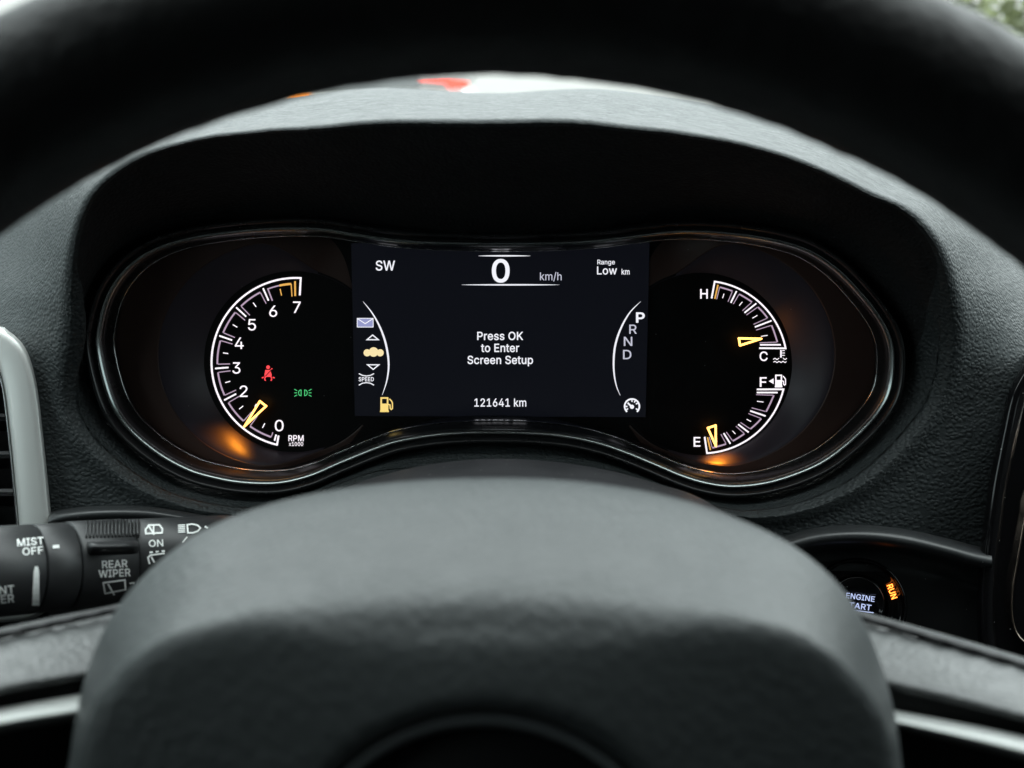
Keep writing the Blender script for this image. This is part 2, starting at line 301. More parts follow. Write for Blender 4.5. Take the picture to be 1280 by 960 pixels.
# ------------------------------------------------------------------ flat print (lettering and symbols)
# letter shapes of a plain grotesque: character : advance : outlines
GLYPHS = """
/:249:235,533 71,-76 14,-76 178,533
0:453:227,-7 199,-5 174,1 151,11 130,24 111,41 95,62 80,86 69,113 60,144 53,178 49,214 48,254 49,294 53,330 60,364 69,395 81,422 95,447 112,467 130,484 151,498 174,508 200,514 227,516 254,514 279,508 302,498 323,484 342,467 358,447 372,422 384,395 393,364 400,330 404,294 405,254 404,214 400,178 393,144 384,113 373,86 359,62 342,41 323,24 302,11 279,1 254,-5|227,50 245,51 261,56 276,63 290,74 313,103 330,144 340,194 344,254 340,314 330,365 313,405 290,435 276,446 261,453 245,458 227,460 209,458 192,453 177,446 163,435 140,405 123,365 113,314 109,254 113,194 123,144 140,103 163,74 177,63 192,56 209,51
1:453:76,0 76,55 391,55 391,0|276,509 276,0 212,0 212,448 209,448 86,358 86,427 198,509
2:453:64,0 64,47 234,229 282,282 299,305 311,327 318,348 320,371 317,397 308,419 293,436 273,449 250,457 224,460 196,457 172,447 153,433 139,413 130,390 127,362 66,362 71,405 86,442 111,473 143,496 182,511 225,516 268,511 306,497 337,474 361,445 376,411 381,372 378,345 371,318 357,290 336,259 306,223 267,180 153,60 153,57 389,57 389,0
3:453:218,-7 173,-3 133,10 98,30 70,57 52,91 44,132 109,132 115,107 126,87 144,71 165,59 191,52 219,50 248,53 275,61 297,74 315,93 325,116 329,145 326,172 316,196 299,217 275,234 242,244 201,248 157,248 157,299 288,448 288,452 70,452 70,509 372,509 372,461 211,278 211,289 239,290 264,288 287,284 308,276 327,265 344,253 359,239 371,222 387,186 393,145 392,123 387,103 380,84 370,66 344,36 309,12 266,-2
4:453:40,105 40,158 247,509 311,509 109,166 109,163 413,163 413,105|282,0 282,121 282,146 282,318 343,318 343,0
5:453:221,-7 178,-2 140,11 108,32 83,60 66,93 60,130 122,130 127,108 138,89 154,73 173,60 196,52 221,50 250,53 276,64 298,82 314,104 324,131 328,162 324,193 314,221 297,244 275,262 248,273 218,277 192,275 167,268 145,258 128,246 67,253 96,509 366,509 366,452 151,452 134,301 136,301 155,315 178,325 203,331 229,334 263,330 294,321 321,306 345,285 364,260 379,231 388,199 391,163 385,117 369,76 343,41 309,15 289,6 268,-1 245,-5
6:453:226,-7 182,-1 142,15 109,40 84,74 69,115 64,162 68,199 80,239 102,285 137,340 252,509 322,509 151,261 145,261 154,275 165,288 179,299 196,307 214,312 235,314 278,309 316,295 346,271 370,240 384,201 389,157 384,112 368,73 343,39 310,14 271,-2|226,48 254,52 279,63 299,79 314,101 324,128 327,157 324,187 314,213 299,235 279,251 254,262 226,265 198,262 174,252 153,235 138,214 128,188 125,158 128,128 138,102 153,79 174,63 198,52
7:453:97,0 323,448 323,452 62,452 62,509 391,509 391,449 165,0
A:480:16,0 201,509 276,509 463,0 395,0 287,302 264,372 232,478 245,478 213,371 191,302 85,0|110,142 110,199 370,199 370,142
C:510:267,-7 235,-5 205,1 177,11 150,25 126,42 104,63 86,88 70,115 57,146 48,179 42,215 40,254 42,293 48,329 57,362 70,393 86,421 104,445 126,466 150,484 177,498 205,508 235,514 267,516 305,513 340,504 373,490 402,471 427,447 448,418 463,385 473,348 408,348 401,373 389,395 375,413 357,428 337,440 315,449 292,454 267,456 245,454 223,450 203,443 184,432 166,419 150,403 137,385 125,364 116,340 109,314 105,285 103,254 105,223 109,194 116,168 125,145 137,123 151,105 166,89 184,76 203,66 223,59 245,54 267,53 292,55 315,60 337,69 357,81 375,96 389,114 401,136 408,160 473,160 463,124 448,91 428,62 402,38 373,19 341,5 305,-4
D:502:219,0 96,0 96,57 215,57 244,58 272,63 296,70 318,81 337,94 354,110 368,128 379,149 394,198 399,255 394,312 379,361 368,381 354,399 338,415 320,428 299,438 275,446 249,450 221,452 93,452 93,509 225,509 261,507 294,501 325,492 353,478 377,461 399,441 418,418 433,391 446,361 455,329 460,293 462,255 460,217 455,181 446,149 433,119 417,92 398,68 376,48 351,31 322,17 291,8 256,2|125,509 125,0 60,0 60,509
E:419:60,0 60,509 372,509 372,452 125,452 125,286 355,286 355,229 125,229 125,57 375,57 375,0
F:410:60,0 60,509 369,509 369,452 125,452 125,278 346,278 346,221 125,221 125,0
G:520:269,-7 236,-5 205,1 176,11 149,25 125,43 104,64 85,88 69,116 57,146 47,179 42,215 40,254 42,293 47,329 57,362 69,393 85,421 103,445 125,466 149,484 175,498 203,508 233,514 265,516 304,513 340,504 374,489 403,469 429,445 449,416 465,384 474,349 408,349 399,372 387,393 373,411 356,427 337,439 315,448 291,454 265,456 243,454 222,450 202,443 183,432 166,419 150,404 137,385 125,364 116,340 109,314 105,285 103,254 105,223 109,194 116,168 125,145 137,124 151,105 166,90 184,76 203,66 224,59 246,54 269,53 309,57 345,71 374,93 396,123 410,160 415,202 434,199 283,199 283,256 478,256 478,200 476,170 471,141 463,115 451,91 436,69 419,50 399,33 377,19 352,8 326,0 298,-5
H:517:60,0 60,509 125,509 125,289 392,289 392,509 457,509 457,0 392,0 392,232 125,232 125,0
I:300:31,0 31,57 118,57 118,452 31,452 31,509 269,509 269,452 183,452 183,57 269,57 269,0
K:467:104,145 104,216 139,261 174,303 212,344 364,509 448,509 231,276 228,276|60,0 60,509 125,509 125,334 124,225 125,193 125,0|372,0 188,259 228,309 449,0
L:393:60,0 60,509 125,509 125,57 361,57 361,0
M:628:60,0 60,509 152,509 277,187 287,159 299,123 311,84 322,49 307,49 318,83 330,121 342,158 352,187 476,509 568,509 568,0 504,0 504,291 504,327 505,369 506,413 507,457 513,457 498,409 482,363 467,322 456,291 342,0 286,0 170,291 159,321 145,361 129,408 112,457 119,457 120,416 121,372 122,328 122,291 122,0
N:523:60,0 60,509 136,509 343,183 363,151 388,107 414,55 405,54 401,108 399,157 399,195 399,509 463,509 463,0 387,0 202,290 177,331 148,381 108,452 119,454 122,384 124,328 125,291 125,0
O:533:267,-7 235,-5 205,1 177,11 150,25 126,42 105,63 86,88 70,115 57,146 48,179 42,215 40,254 42,293 48,329 57,362 70,393 86,421 105,445 126,466 150,484 177,498 205,508 235,514 267,516 299,514 329,508 357,498 384,484 408,466 429,445 448,421 464,393 477,362 486,329 491,293 493,254 491,215 486,179 477,146 464,115 448,88 429,63 408,42 384,25 357,11 329,1 299,-5|267,53 289,54 310,59 330,66 349,76 367,89 383,105 396,123 408,144 418,168 425,194 429,223 430,254 429,286 425,314 418,341 408,365 396,386 383,404 367,420 349,433 330,443 310,450 289,454 267,456 245,454 223,450 203,443 184,433 167,420 151,404 137,385 125,364 116,340 109,314 105,285 103,254 105,223 109,194 116,168 125,144 137,123 151,105 167,89 184,76 203,66 223,59 245,54
P:445:60,0 60,509 235,509 263,507 289,503 312,497 332,487 350,476 366,462 379,447 390,430 404,391 409,348 404,304 390,265 379,248 366,233 350,219 332,207 312,198 289,191 263,187 235,186 109,186 109,242 233,242 269,246 297,256 318,272 333,294 342,319 344,348 342,376 333,402 318,423 297,439 268,449 232,452 125,452 125,0
R:449:60,0 60,509 236,509 290,504 333,489 351,478 367,465 380,450 390,433 405,395 409,352 405,309 390,271 380,255 367,240 351,228 333,217 289,203 236,198 96,198 96,255 234,255 269,258 298,267 319,281 334,300 342,324 345,352 342,380 334,405 319,425 298,440 269,449 233,452 125,452 125,0|353,0 230,229 303,229 428,0
S:447:224,-9 172,-4 128,9 91,31 64,60 46,96 38,137 104,137 110,110 123,88 142,71 166,59 194,52 224,49 257,52 286,60 311,74 329,92 341,114 346,139 342,161 332,179 316,193 296,205 272,214 245,222 184,239 154,249 128,260 105,274 86,289 71,307 60,326 54,348 52,372 53,393 58,413 65,431 75,448 102,476 138,498 180,511 227,516 275,511 316,498 351,476 377,449 394,415 401,378 337,378 334,396 326,412 316,426 302,437 286,447 267,453 247,457 225,459 194,456 167,448 145,435 129,418 118,398 115,376 119,352 131,334 148,319 169,308 191,300 212,293 264,279 312,264 336,252 359,238 379,220 395,198 405,171 408,139 403,99 386,64 360,34 323,11 278,-4
T:449:32,452 32,509 417,509 417,452 257,452 257,0 193,0 193,452
U:517:259,-8 230,-7 203,-2 177,5 154,15 133,28 114,43 98,60 85,80 74,101 66,124 62,148 60,173 60,509 124,509 124,178 128,144 141,113 160,87 187,68 220,56 259,52 298,56 331,68 357,87 377,113 389,144 393,178 393,509 457,509 457,173 456,148 451,124 443,101 433,80 419,60 403,43 384,28 363,15 340,5 315,-2 288,-7
W:686:155,0 16,509 82,509 163,196 175,145 187,94 197,40 189,40 200,94 211,145 224,196 306,509 380,509 462,196 474,145 486,94 497,40 488,40 499,94 510,145 523,196 603,509 670,509 530,0 455,0 368,323 351,391 336,475 350,475 335,395 318,323 230,0
a:389:160,-9 126,-5 94,5 68,22 48,45 35,73 30,108 34,138 43,161 58,179 78,193 100,203 125,211 178,220 234,227 252,230 265,235 273,243 276,255 276,257 273,279 267,297 256,311 240,322 220,329 196,331 171,329 149,322 132,313 118,301 107,288 100,274 41,291 57,322 79,346 104,364 133,375 163,382 194,384 215,383 239,379 263,372 286,360 306,343 322,320 333,290 337,251 337,0 277,0 277,52 272,52 264,38 252,25 236,12 215,1 190,-6|170,45 202,49 228,59 248,74 263,93 272,115 276,138 276,190 270,186 259,182 231,176 200,171 175,168 154,164 134,159 117,150 103,139 95,124 92,105 94,87 102,72 114,61 130,52 149,47
c:396:207,-8 182,-7 159,-2 137,6 117,16 98,30 82,46 68,64 56,85 46,108 40,133 36,159 34,187 36,216 40,243 46,268 56,291 68,312 82,330 98,346 117,360 137,371 159,378 182,383 207,384 234,383 260,377 284,368 305,356 324,341 340,322 353,301 362,277 303,262 298,276 290,289 281,301 270,311 257,319 242,325 226,329 207,330 173,325 145,310 124,287 108,258 99,224 96,187 99,151 108,117 124,89 145,66 173,51 207,46 226,48 243,52 258,58 271,66 282,76 292,89 299,102 304,117 363,102 354,78 341,56 325,37 306,21 285,9 261,-1 235,-6
d:424:195,-8 172,-7 151,-2 130,5 111,16 94,29 79,45 66,64 55,84 39,133 34,189 39,245 55,293 66,313 79,332 95,347 112,361 131,371 151,378 173,383 196,384 228,381 253,373 272,360 287,346 306,319 311,319 311,509 372,509 372,0 313,0 313,59 307,59 287,31 272,17 252,4 227,-5|205,47 236,51 263,65 284,86 299,115 309,150 312,189 309,229 300,263 284,291 263,312 237,325 205,330 172,325 145,311 124,290 108,261 99,227 96,189 99,151 109,117 124,88 145,66 172,51
e:404:212,-8 185,-7 161,-2 138,6 117,16 98,30 82,46 68,64 56,85 40,132 34,187 39,242 55,290 67,311 81,329 97,346 115,359 135,370 157,378 180,383 205,384 236,382 266,374 294,361 319,341 341,315 357,282 368,242 371,194 371,169 75,169 75,221 338,221 310,202 307,237 298,269 283,294 263,314 237,326 205,330 173,326 146,313 125,294 109,270 99,241 96,211 96,178 100,139 110,106 128,80 151,61 179,50 212,46 234,48 254,53 271,61 285,73 297,88 306,105 365,91 353,63 335,39 311,19 283,4 249,-5
g:425:207,-151 168,-148 134,-140 105,-127 82,-110 64,-91 51,-69 101,-41 122,-66 136,-78 154,-88 178,-95 207,-97 229,-96 249,-92 267,-85 282,-75 295,-62 304,-47 310,-28 311,-6 311,68 306,68 287,41 272,28 252,16 227,8 195,5 152,10 113,27 95,39 80,53 67,71 55,90 46,112 39,136 35,163 34,191 39,246 55,293 66,314 80,332 95,347 112,361 131,371 152,378 173,383 196,384 228,382 253,373 273,360 288,346 308,319 313,319 313,379 372,379 372,-9 371,-32 367,-54 360,-73 350,-90 324,-117 291,-136 251,-147|205,59 237,63 264,75 285,95 300,121 309,154 312,193 309,231 300,264 285,291 264,312 237,325 205,330 172,325 145,312 124,290 109,262 99,229 96,193 99,155 109,123 124,96 145,76 172,63
h:410:114,227 114,0 53,0 53,509 114,509 114,287 102,287 112,312 124,332 137,349 152,362 169,372 187,379 207,383 227,384 264,380 295,369 321,349 341,321 353,285 357,240 357,0 296,0 296,235 295,256 290,275 283,291 273,304 260,315 246,323 229,328 210,329 184,326 161,317 141,303 126,283 117,257
k:381:110,137 110,212 121,212 284,379 360,379 184,199 177,199|53,0 53,509 114,509 114,0|294,0 148,186 191,229 372,0
m:610:53,0 53,379 112,379 112,295 108,295 118,323 132,346 151,363 172,376 195,384 219,386 239,385 257,380 273,372 287,361 309,331 321,295 312,295 322,321 337,343 357,361 381,375 407,383 437,386 468,383 497,372 522,354 541,328 553,296 557,255 557,0 496,0 496,254 494,273 490,289 483,302 473,313 447,326 419,330 395,328 374,320 358,307 345,290 338,270 335,247 335,0 274,0 274,260 273,275 269,288 262,301 253,311 229,326 199,330 178,328 158,320 140,307 126,289 117,266 114,238 114,0
n:410:114,227 114,0 53,0 53,379 112,379 112,287 102,287 112,312 124,332 137,349 152,362 169,372 187,379 207,383 227,384 264,380 295,369 321,349 341,321 353,285 357,240 357,0 296,0 296,235 295,256 290,275 283,291 273,304 260,315 246,323 229,328 210,329 184,326 161,317 141,303 126,283 117,257
o:415:207,-8 182,-7 159,-2 137,6 117,16 98,30 82,46 68,64 56,85 46,108 40,133 36,159 34,187 36,216 40,243 46,268 56,291 68,312 82,330 98,346 117,360 137,371 159,378 182,383 207,384 233,383 256,378 278,371 299,360 317,346 333,330 347,312 359,291 369,268 376,243 380,216 381,187 380,159 376,133 369,108 359,85 347,64 333,46 317,30 299,16 278,6 256,-2 233,-7|207,46 242,51 270,66 292,89 307,117 316,151 319,187 316,224 307,258 292,287 270,310 242,325 207,330 173,325 145,310 124,287 108,258 99,224 96,187 99,151 108,117 124,89 145,66 173,51
p:424:53,-143 53,379 112,379 112,319 118,319 137,346 152,360 171,373 197,381 229,384 252,383 274,378 294,371 313,361 330,347 345,332 359,313 370,293 385,245 390,189 385,133 370,84 359,64 346,45 330,29 313,16 294,5 274,-2 252,-7 229,-8 198,-5 173,4 153,17 138,31 118,59 114,59 114,-143|220,47 253,51 279,66 301,88 316,117 325,151 328,189 325,227 316,261 301,290 280,311 253,325 220,330 188,325 161,312 140,291 125,263 116,229 113,189 116,150 125,115 140,86 162,65 188,51
r:259:53,0 53,379 112,379 112,321 115,321 130,347 152,367 181,380 213,385 229,384 243,384 243,322 230,324 207,326 182,323 159,315 140,301 126,284 117,262 114,237 114,0
s:365:182,-8 145,-5 112,3 84,18 62,38 45,63 36,94 94,107 105,79 124,60 150,49 181,45 217,50 244,62 262,81 268,103 265,121 254,136 237,147 212,155 149,170 104,186 72,208 61,222 53,237 48,255 47,274 51,305 65,332 87,354 115,370 149,381 187,384 223,381 254,372 279,358 299,339 314,316 324,290 268,277 258,298 243,316 219,328 187,333 156,329 131,317 114,299 109,277 112,258 124,243 144,232 172,223 229,209 275,194 306,171 317,158 325,142 330,125 331,107 326,75 312,47 290,24 260,6 223,-5
t:227:204,379 204,327 6,327 6,379|65,471 126,471 126,98 128,76 136,61 150,53 170,50 185,51 202,54 213,2 192,-3 168,-4 145,-3 125,2 107,10 92,21 80,35 72,52 67,71 65,93
u:410:182,-5 146,-1 115,11 89,31 69,59 57,95 53,139 53,379 114,379 114,144 115,123 119,105 127,89 137,75 150,64 164,56 181,52 200,50 226,53 249,62 268,77 283,97 293,122 296,153 296,379 357,379 357,0 298,0 298,92 307,92 297,67 286,47 272,30 257,17 222,0
w:567:138,0 23,379 87,379 133,214 154,137 175,41 165,41 186,135 206,214 252,379 316,379 362,214 382,136 402,41 391,41 413,135 434,214 480,379 545,379 429,0 368,0 319,172 305,225 291,280 277,338 291,338 277,280 263,225 248,172 199,0
x:379:21,0 171,218 171,171 29,379 100,379 147,306 179,253 207,206 175,206 202,253 216,279 233,306 282,379 352,379 209,169 209,214 358,0 287,0 231,85 200,136 173,182 205,182 178,136 165,112 148,85 91,0
"""
from mathutils import geometry
_raw = {}
for _l in GLYPHS.strip().splitlines():
    _c, _a, _o = _l.split(':')
    _raw[_c] = (int(_a), [[tuple(map(float, q.split(','))) for q in lp.split()] for lp in _o.split('|')])
_gl = {}
def glyph(c, wt):
    """triangles of one letter, its strokes thickened by wt on each side"""
    if (c, wt) in _gl: return _gl[(c, wt)]
    adv, loops = _raw[c]; out = []
    area = lambda L: sum(a[0] * b[1] - b[0] * a[1] for a, b in zip(L, L[1:] + L[:1]))
    sgn = 1 if area(max(loops, key=lambda L: abs(area(L)))) > 0 else -1
    for L in loops:
        N = len(L); Q = []
        for i in range(N):
            p, a, b = Vector(L[i]), Vector(L[i - 1]), Vector(L[(i + 1) % N])
            d1, d2 = (p - a).normalized(), (b - p).normalized()
            n1, n2 = Vector((d1.y, -d1.x)), Vector((d2.y, -d2.x)); mm = n1 + n2
            k = wt * sgn / max(.4, 1 + n1.dot(n2)); Q.append(p + mm * k)
        out.append(Q)
    pts = [p for L in out for p in L]; ed = []; n = 0
    for L in out:
        ed += [(n + i, n + (i + 1) % len(L)) for i in range(len(L))]; n += len(L)
    v, e, f, _, _, _ = geometry.delaunay_2d_cdt(pts, ed, [], 0, 1e-3)
    keep = []
    for t_ in f:
        c_ = (v[t_[0]] + v[t_[1]] + v[t_[2]]) / 3; wn = 0
        for L in out:
            for a, b in zip(L, L[1:] + L[:1]):
                cr = (b.x - a.x) * (c_.y - a.y) - (c_.x - a.x) * (b.y - a.y)
                if a.y <= c_.y < b.y and cr > 0: wn += 1
                elif b.y <= c_.y < a.y and cr < 0: wn -= 1
        if wn: keep.append(tuple(t_))
    _gl[(c, wt)] = (adv, [(p.x, p.y) for p in v], keep)
    return _gl[(c, wt)]
def text2d(s, bold=0.0):
    v = []; f = []; x = 0; wt = bold * 700
    for c in s:
        if c == ' ': x += 200; continue
        a, gv, gf = glyph(c, wt); n = len(v)
        v += [(x + p, q) for p, q in gv]; f += [tuple(i + n for i in t_) for t_ in gf]; x += a + wt
    used = sorted({i for t_ in f for i in t_}); mp = {i: k for k, i in enumerate(used)}
    v = [v[i] for i in used]; f = [tuple(mp[i] for i in t_) for t_ in f]
    x0 = min(p[0] for p in v); x1 = max(p[0] for p in v); y0 = min(p[1] for p in v); y1 = max(p[1] for p in v)
    return [((a - x0) / (x1 - x0) - 0.5, (b - y0) / (y1 - y0) - 0.5) for a, b in v], f

class Print:
    def __init__(s): s.v = []; s.f = []
    def add(s, v, f):
        n = len(s.v); s.v += list(v); s.f += [tuple(i + n for i in q) for q in f]; return s
    def textc(s, t, cx, cy, w_, h_, ang=0, bold=0.0, shear=0.0):
        v, f = text2d(t, bold); a = math.radians(ang); c, q = math.cos(a), math.sin(a)
        return s.add([(cx + (x * w_ + y * h_ * shear) * c + y * h_ * q, cy + (x * w_ + y * h_ * shear) * q - y * h_ * c) for x, y in v], f)
    def text(s, t, x0, y0, x1, y1, bold=0.0):
        return s.textc(t, (x0 + x1) / 2, (y0 + y1) / 2, x1 - x0, y1 - y0, 0, bold)
    def stroke(s, pts, w_, closed=False, taper=False):
        N = len(pts); v = []; f = []
        for i, p in enumerate(pts):
            a = pts[(i - 1) % N] if (closed or i) else p; b = pts[(i + 1) % N] if (closed or i < N - 1) else p
            def un(ax, ay):
                l = math.hypot(ax, ay) or 1
                return ax / l, ay / l
            d1 = un(p[0] - a[0], p[1] - a[1]); d2 = un(b[0] - p[0], b[1] - p[1])
            if a is p: d1 = d2
            if b is p: d2 = d1
            t = un(d1[0] + d2[0], d1[1] + d2[1])
            cosh = max(0.35, t[0] * d1[0] + t[1] * d1[1])
            k = w_ / 2 / cosh
            if taper: k *= max(0.12, math.sin(math.pi * i / (N - 1)) ** 0.6)
            v += [(p[0] - t[1] * k, p[1] + t[0] * k), (p[0] + t[1] * k, p[1] - t[0] * k)]
        for i in range(N if closed else N - 1):
            j = (i + 1) % N
            f.append((2 * i, 2 * i + 1, 2 * j + 1, 2 * j))
        return s.add(v, f)
    def fill(s, pts): return s.add(pts, [tuple(range(len(pts)))])
    def disc(s, cx, cy, r, n=16): return s.fill([(cx + r * math.cos(k * 2 * math.pi / n), cy + r * math.sin(k * 2 * math.pi / n)) for k in range(n)])
    def arc(s, cx, cy, r, a0, a1, w_, n=24):
        return s.stroke([(cx + r * math.cos(math.radians(a0 + (a1 - a0) * k / n)), cy - r * math.sin(math.radians(a0 + (a1 - a0) * k / n))) for k in range(n + 1)], w_)
    def build(s, name, mat, parent, fn, label=None):
        return mesh_obj(name, [fn(x, y) for x, y in s.v], s.f, mat, parent, False, label)

# ================================================================== SETTING OUTSIDE
def wmat(name, col, rough, scale, amount):
    m = principled(name, col, rough); b = m.node_tree.nodes['Principled BSDF']
    tc = nd(m, 'ShaderNodeTexCoord'); nz = nd(m, 'ShaderNodeTexNoise', Scale=scale, Detail=6.0)
    lk(m, tc.outputs['Object'], nz.inputs['Vector'])
    mx = nd(m, 'ShaderNodeMix', data_type='RGBA')
    mx.inputs[6].default_value = tuple(c * (1 - amount) for c in col) + (1,); mx.inputs[7].default_value = tuple(min(1, c * (1 + amount)) for c in col) + (1,)
    lk(m, nz.outputs['Fac'], mx.inputs[0]); lk(m, mx.outputs[2], b.inputs['Base Color'])
    return m
M['concrete'] = wmat('pale concrete', (0.20, 0.20, 0.195), 0.8, 0.8, 0.25)
M['render'] = wmat('pale wall render', (0.36, 0.355, 0.34), 0.85, 0.7, 0.10)
g = MB(); g.add([(-150, -150, 0), (150, -150, 0), (150, 150, 0), (-150, 150, 0)], [(0, 1, 2, 3)])
g.build('ground', M['concrete'], None, False, kind='structure')

t = thing('boundary_wall', 'long pale rendered wall across the far side of the yard', 'wall', (0, 24, 0), True)
b = MB(); b.box((-4, 24.1, 1.6), (16, 0.1, 1.6)); b.build('wall_face', M['render'], t, False)
b = MB(); b.box((-4, 24.1, 3.25), (16.1, 0.16, 0.05)); b.build('coping', M['concrete'], t, False)

# parked pale car seen from behind beyond the windscreen
M['carpaint'] = principled('white car paint', (0.30, 0.31, 0.30), 0.3, coat=0.6)
M['carglass'] = principled('car window', (0.06, 0.065, 0.065), 0.12)
M['tail_red'] = principled('red lens', (0.70, 0.05, 0.03), 0.2, emis=(0.9, 0.06, 0.03), es=0.8)
M['tail_orange'] = principled('orange lens', (0.80, 0.25, 0.03), 0.2, emis=(1.0, 0.28, 0.02), es=1.0)
M['tyre'] = principled('tyre rubber', (0.02, 0.02, 0.02), 0.8)
t = thing('parked_car', 'white parked car seen from behind through the windscreen', 'car', (-1.3, 10, 0), True)
def slab_loft(sections):                      # (y, half width low, half width high, z low, z high)
    m = MB(); rows = []
    for (y, wl, wh, zl, zh) in sections:
        r = []
        zm = zl + (zh - zl) * 0.55
        for (xx, zz) in ((-wl * .94, zl), (-wl, zl + .12), (-wl, zm), (-wh, zh - .08), (-wh + .1, zh), (wh - .1, zh), (wh, zh - .08), (wl, zm), (wl, zl + .12), (wl * .94, zl)):
            r.append((-1.3 + xx, y, zz))
        rows.append(r)
    m.loft(rows, cu=True, cap=True)
    return m
slab_loft([(10.0, .90, .86, .35, 1.10), (10.15, .93, .89, .28, 1.14), (12.6, .94, .90, .25, 1.12), (13.9, .93, .86, .28, 1.02), (14.4, .84, .74, .35, .85)]).build('body', M['carpaint'], t)
slab_loft([(10.25, .86, .62, 1.08, 1.62), (10.6, .86, .66, 1.1, 1.72), (11.9, .86, .66, 1.1, 1.72), (12.9, .84, .60, 1.05, 1.2)]).build('roof', M['carpaint'], t)
b = MB(); b.add([(-1.3 - .62, 10.22, 1.16), (-1.3 + .42, 10.22, 1.16), (-1.3 + .40, 10.235, 1.52), (-1.3 - .56, 10.235, 1.52),
                 (-1.3 - .62, 10.30, 1.16), (-1.3 + .42, 10.30, 1.16), (-1.3 + .40, 10.30, 1.52), (-1.3 - .56, 10.30, 1.52)],
                [(0, 1, 2, 3), (4, 7, 6, 5), (0, 4, 5, 1), (1, 5, 6, 2), (2, 6, 7, 3), (3, 7, 4, 0)])
b.build('rear_window', M['carglass'], t, False)
for sx, mt, lab in ((-1, 'tail_orange', 'orange lit lamp'), (1, 'tail_red', 'red lit lamp')):
    out = [(-.86, 1.245), (-.62, 1.255), (-.41, 1.225), (-.40, 1.165), (-.58, 1.15), (-.63, 1.205), (-.86, 1.225)] if sx > 0 else [(-2.10, 1.09), (-1.90, 1.10), (-1.90, 1.15), (-2.10, 1.17)]
    b = MB(); b.loft([[(x, y, z) for x, z in out] for y in (9.965, 10.06)], cu=True, cap=True); b.build('tail_light', M[mt], t, False, lab)
b = MB(); b.box((-1.3, 9.95, .52), (.86, .09, .13)); b.build('bumper', M['dark'], t, False)
for wx in (-1, 1):
    for wy in (10.9, 13.5):
        b = MB(); n = 24
        c = Vector((-1.3 + wx * .84, wy, .34))
        b.loft([[c + Vector((o_, math.cos(k * 2 * math.pi / n) * r_, math.sin(k * 2 * math.pi / n) * r_)) for k in range(n)] for o_, r_ in ((-.1, .2), (-.11, .31), (-.08, .34), (.08, .34), (.11, .31), (.1, .2))], cu=True, cap=True)
        b.build('wheel', M['tyre'], t)

# hedge ahead to the right
M['leaf'] = wmat('hedge leaf', (0.085, 0.100, 0.038), 0.6, 3.0, 0.2)
t = thing('hedge', 'tall light green hedge beyond the right side of the windscreen', 'hedge', (8, 13, 0), True)
b = MB()
for i in range(9000):
    c = Vector((rng.uniform(4.3, 12.5), rng.uniform(12.0, 14.2), 0))
    top = 2.6 + 0.5 * noise.noise(Vector((c.x * .8, c.y * .8, 0)))
    c.z = rng.uniform(0.1, top)
    a = Vector((rng.gauss(0, 1), rng.gauss(0, 1), rng.gauss(0, 1))).normalized(); e = a.orthogonal().normalized(); s_ = rng.uniform(.09, .17)
    q = a.cross(e)
    b.add([c - e * s_ * .5, c + q * s_ * .6, c + e * s_ * .5, c - q * s_ * .6], [(0, 1, 2, 3)])
b.build('foliage', M['leaf'], t, False)
b = MB()
for i in range(9):
    x = 4.8 + i * .9
    b.tube([(x, 13, 0), (x + .1, 13.05, 1.0), (x - .05, 13, 2.1)], lambda q: .05 * (1 - q * .6), 6)
b.build('stem', M['dark'], t)

# ================================================================== CAR CABIN (what shades the dashboard)
M['headliner'] = wmat('headliner cloth', (0.035, 0.034, 0.033), 0.95, 300, 0.1)
M['cloth'] = wmat('dark cabin trim', (0.022, 0.022, 0.023), 0.8, 200, 0.2)
gm = bpy.data.materials.new('window glass'); gm.use_nodes = True
nt = gm.node_tree; nt.nodes.remove(nt.nodes['Principled BSDF'])
tr = nt.nodes.new('ShaderNodeBsdfTransparent'); tr.inputs['Color'].default_value = (0.93, 0.95, 0.94, 1)
gl = nt.nodes.new('ShaderNodeBsdfGlossy'); gl.inputs['Roughness'].default_value = 0.02
mxs = nt.nodes.new('ShaderNodeMixShader'); mxs.inputs[0].default_value = 0.05
nt.links.new(tr.outputs[0], mxs.inputs[1]); nt.links.new(gl.outputs[0], mxs.inputs[2])
nt.links.new(mxs.outputs[0], nt.nodes['Material Output'].inputs['Surface'])
M['glass'] = gm
gt = gm.copy(); gt.name = 'tinted side glass'  # tint added to cut the daylight from the unseen side windows
next(n for n in gt.node_tree.nodes if n.type == 'BSDF_TRANSPARENT').inputs['Color'].default_value = (0.58, 0.61, 0.61, 1)
M['dimming'] = gt
XL, XR = -0.62, 1.08
t = thing('car_cabin', 'car cabin shell with headliner, doors and windscreen around the dashboard', 'car interior', (0.2, 0, 0.6), True)
b = MB(); b.box(((XL + XR) / 2, -0.62, 1.97), ((XR - XL) / 2 + .05, 0.80, 0.02)); b.build('headliner', M['headliner'], t, False)
b = MB(); b.box(((XL + XR) / 2, -1.40, 1.28), ((XR - XL) / 2 + .05, 0.02, 0.67)); b.build('rear_trim', M['cloth'], t, False)
b = MB(); b.box(((XL + XR) / 2, -0.2, 0.58), ((XR - XL) / 2 + .05, 1.25, 0.02)); b.build('floor_pan', M['cloth'], t, False)
b = MB(); b.box(((XL + XR) / 2, 1.02, 1.0), ((XR - XL) / 2 + .05, 0.02, 0.40)); b.build('bulkhead', M['cloth'], t, False)
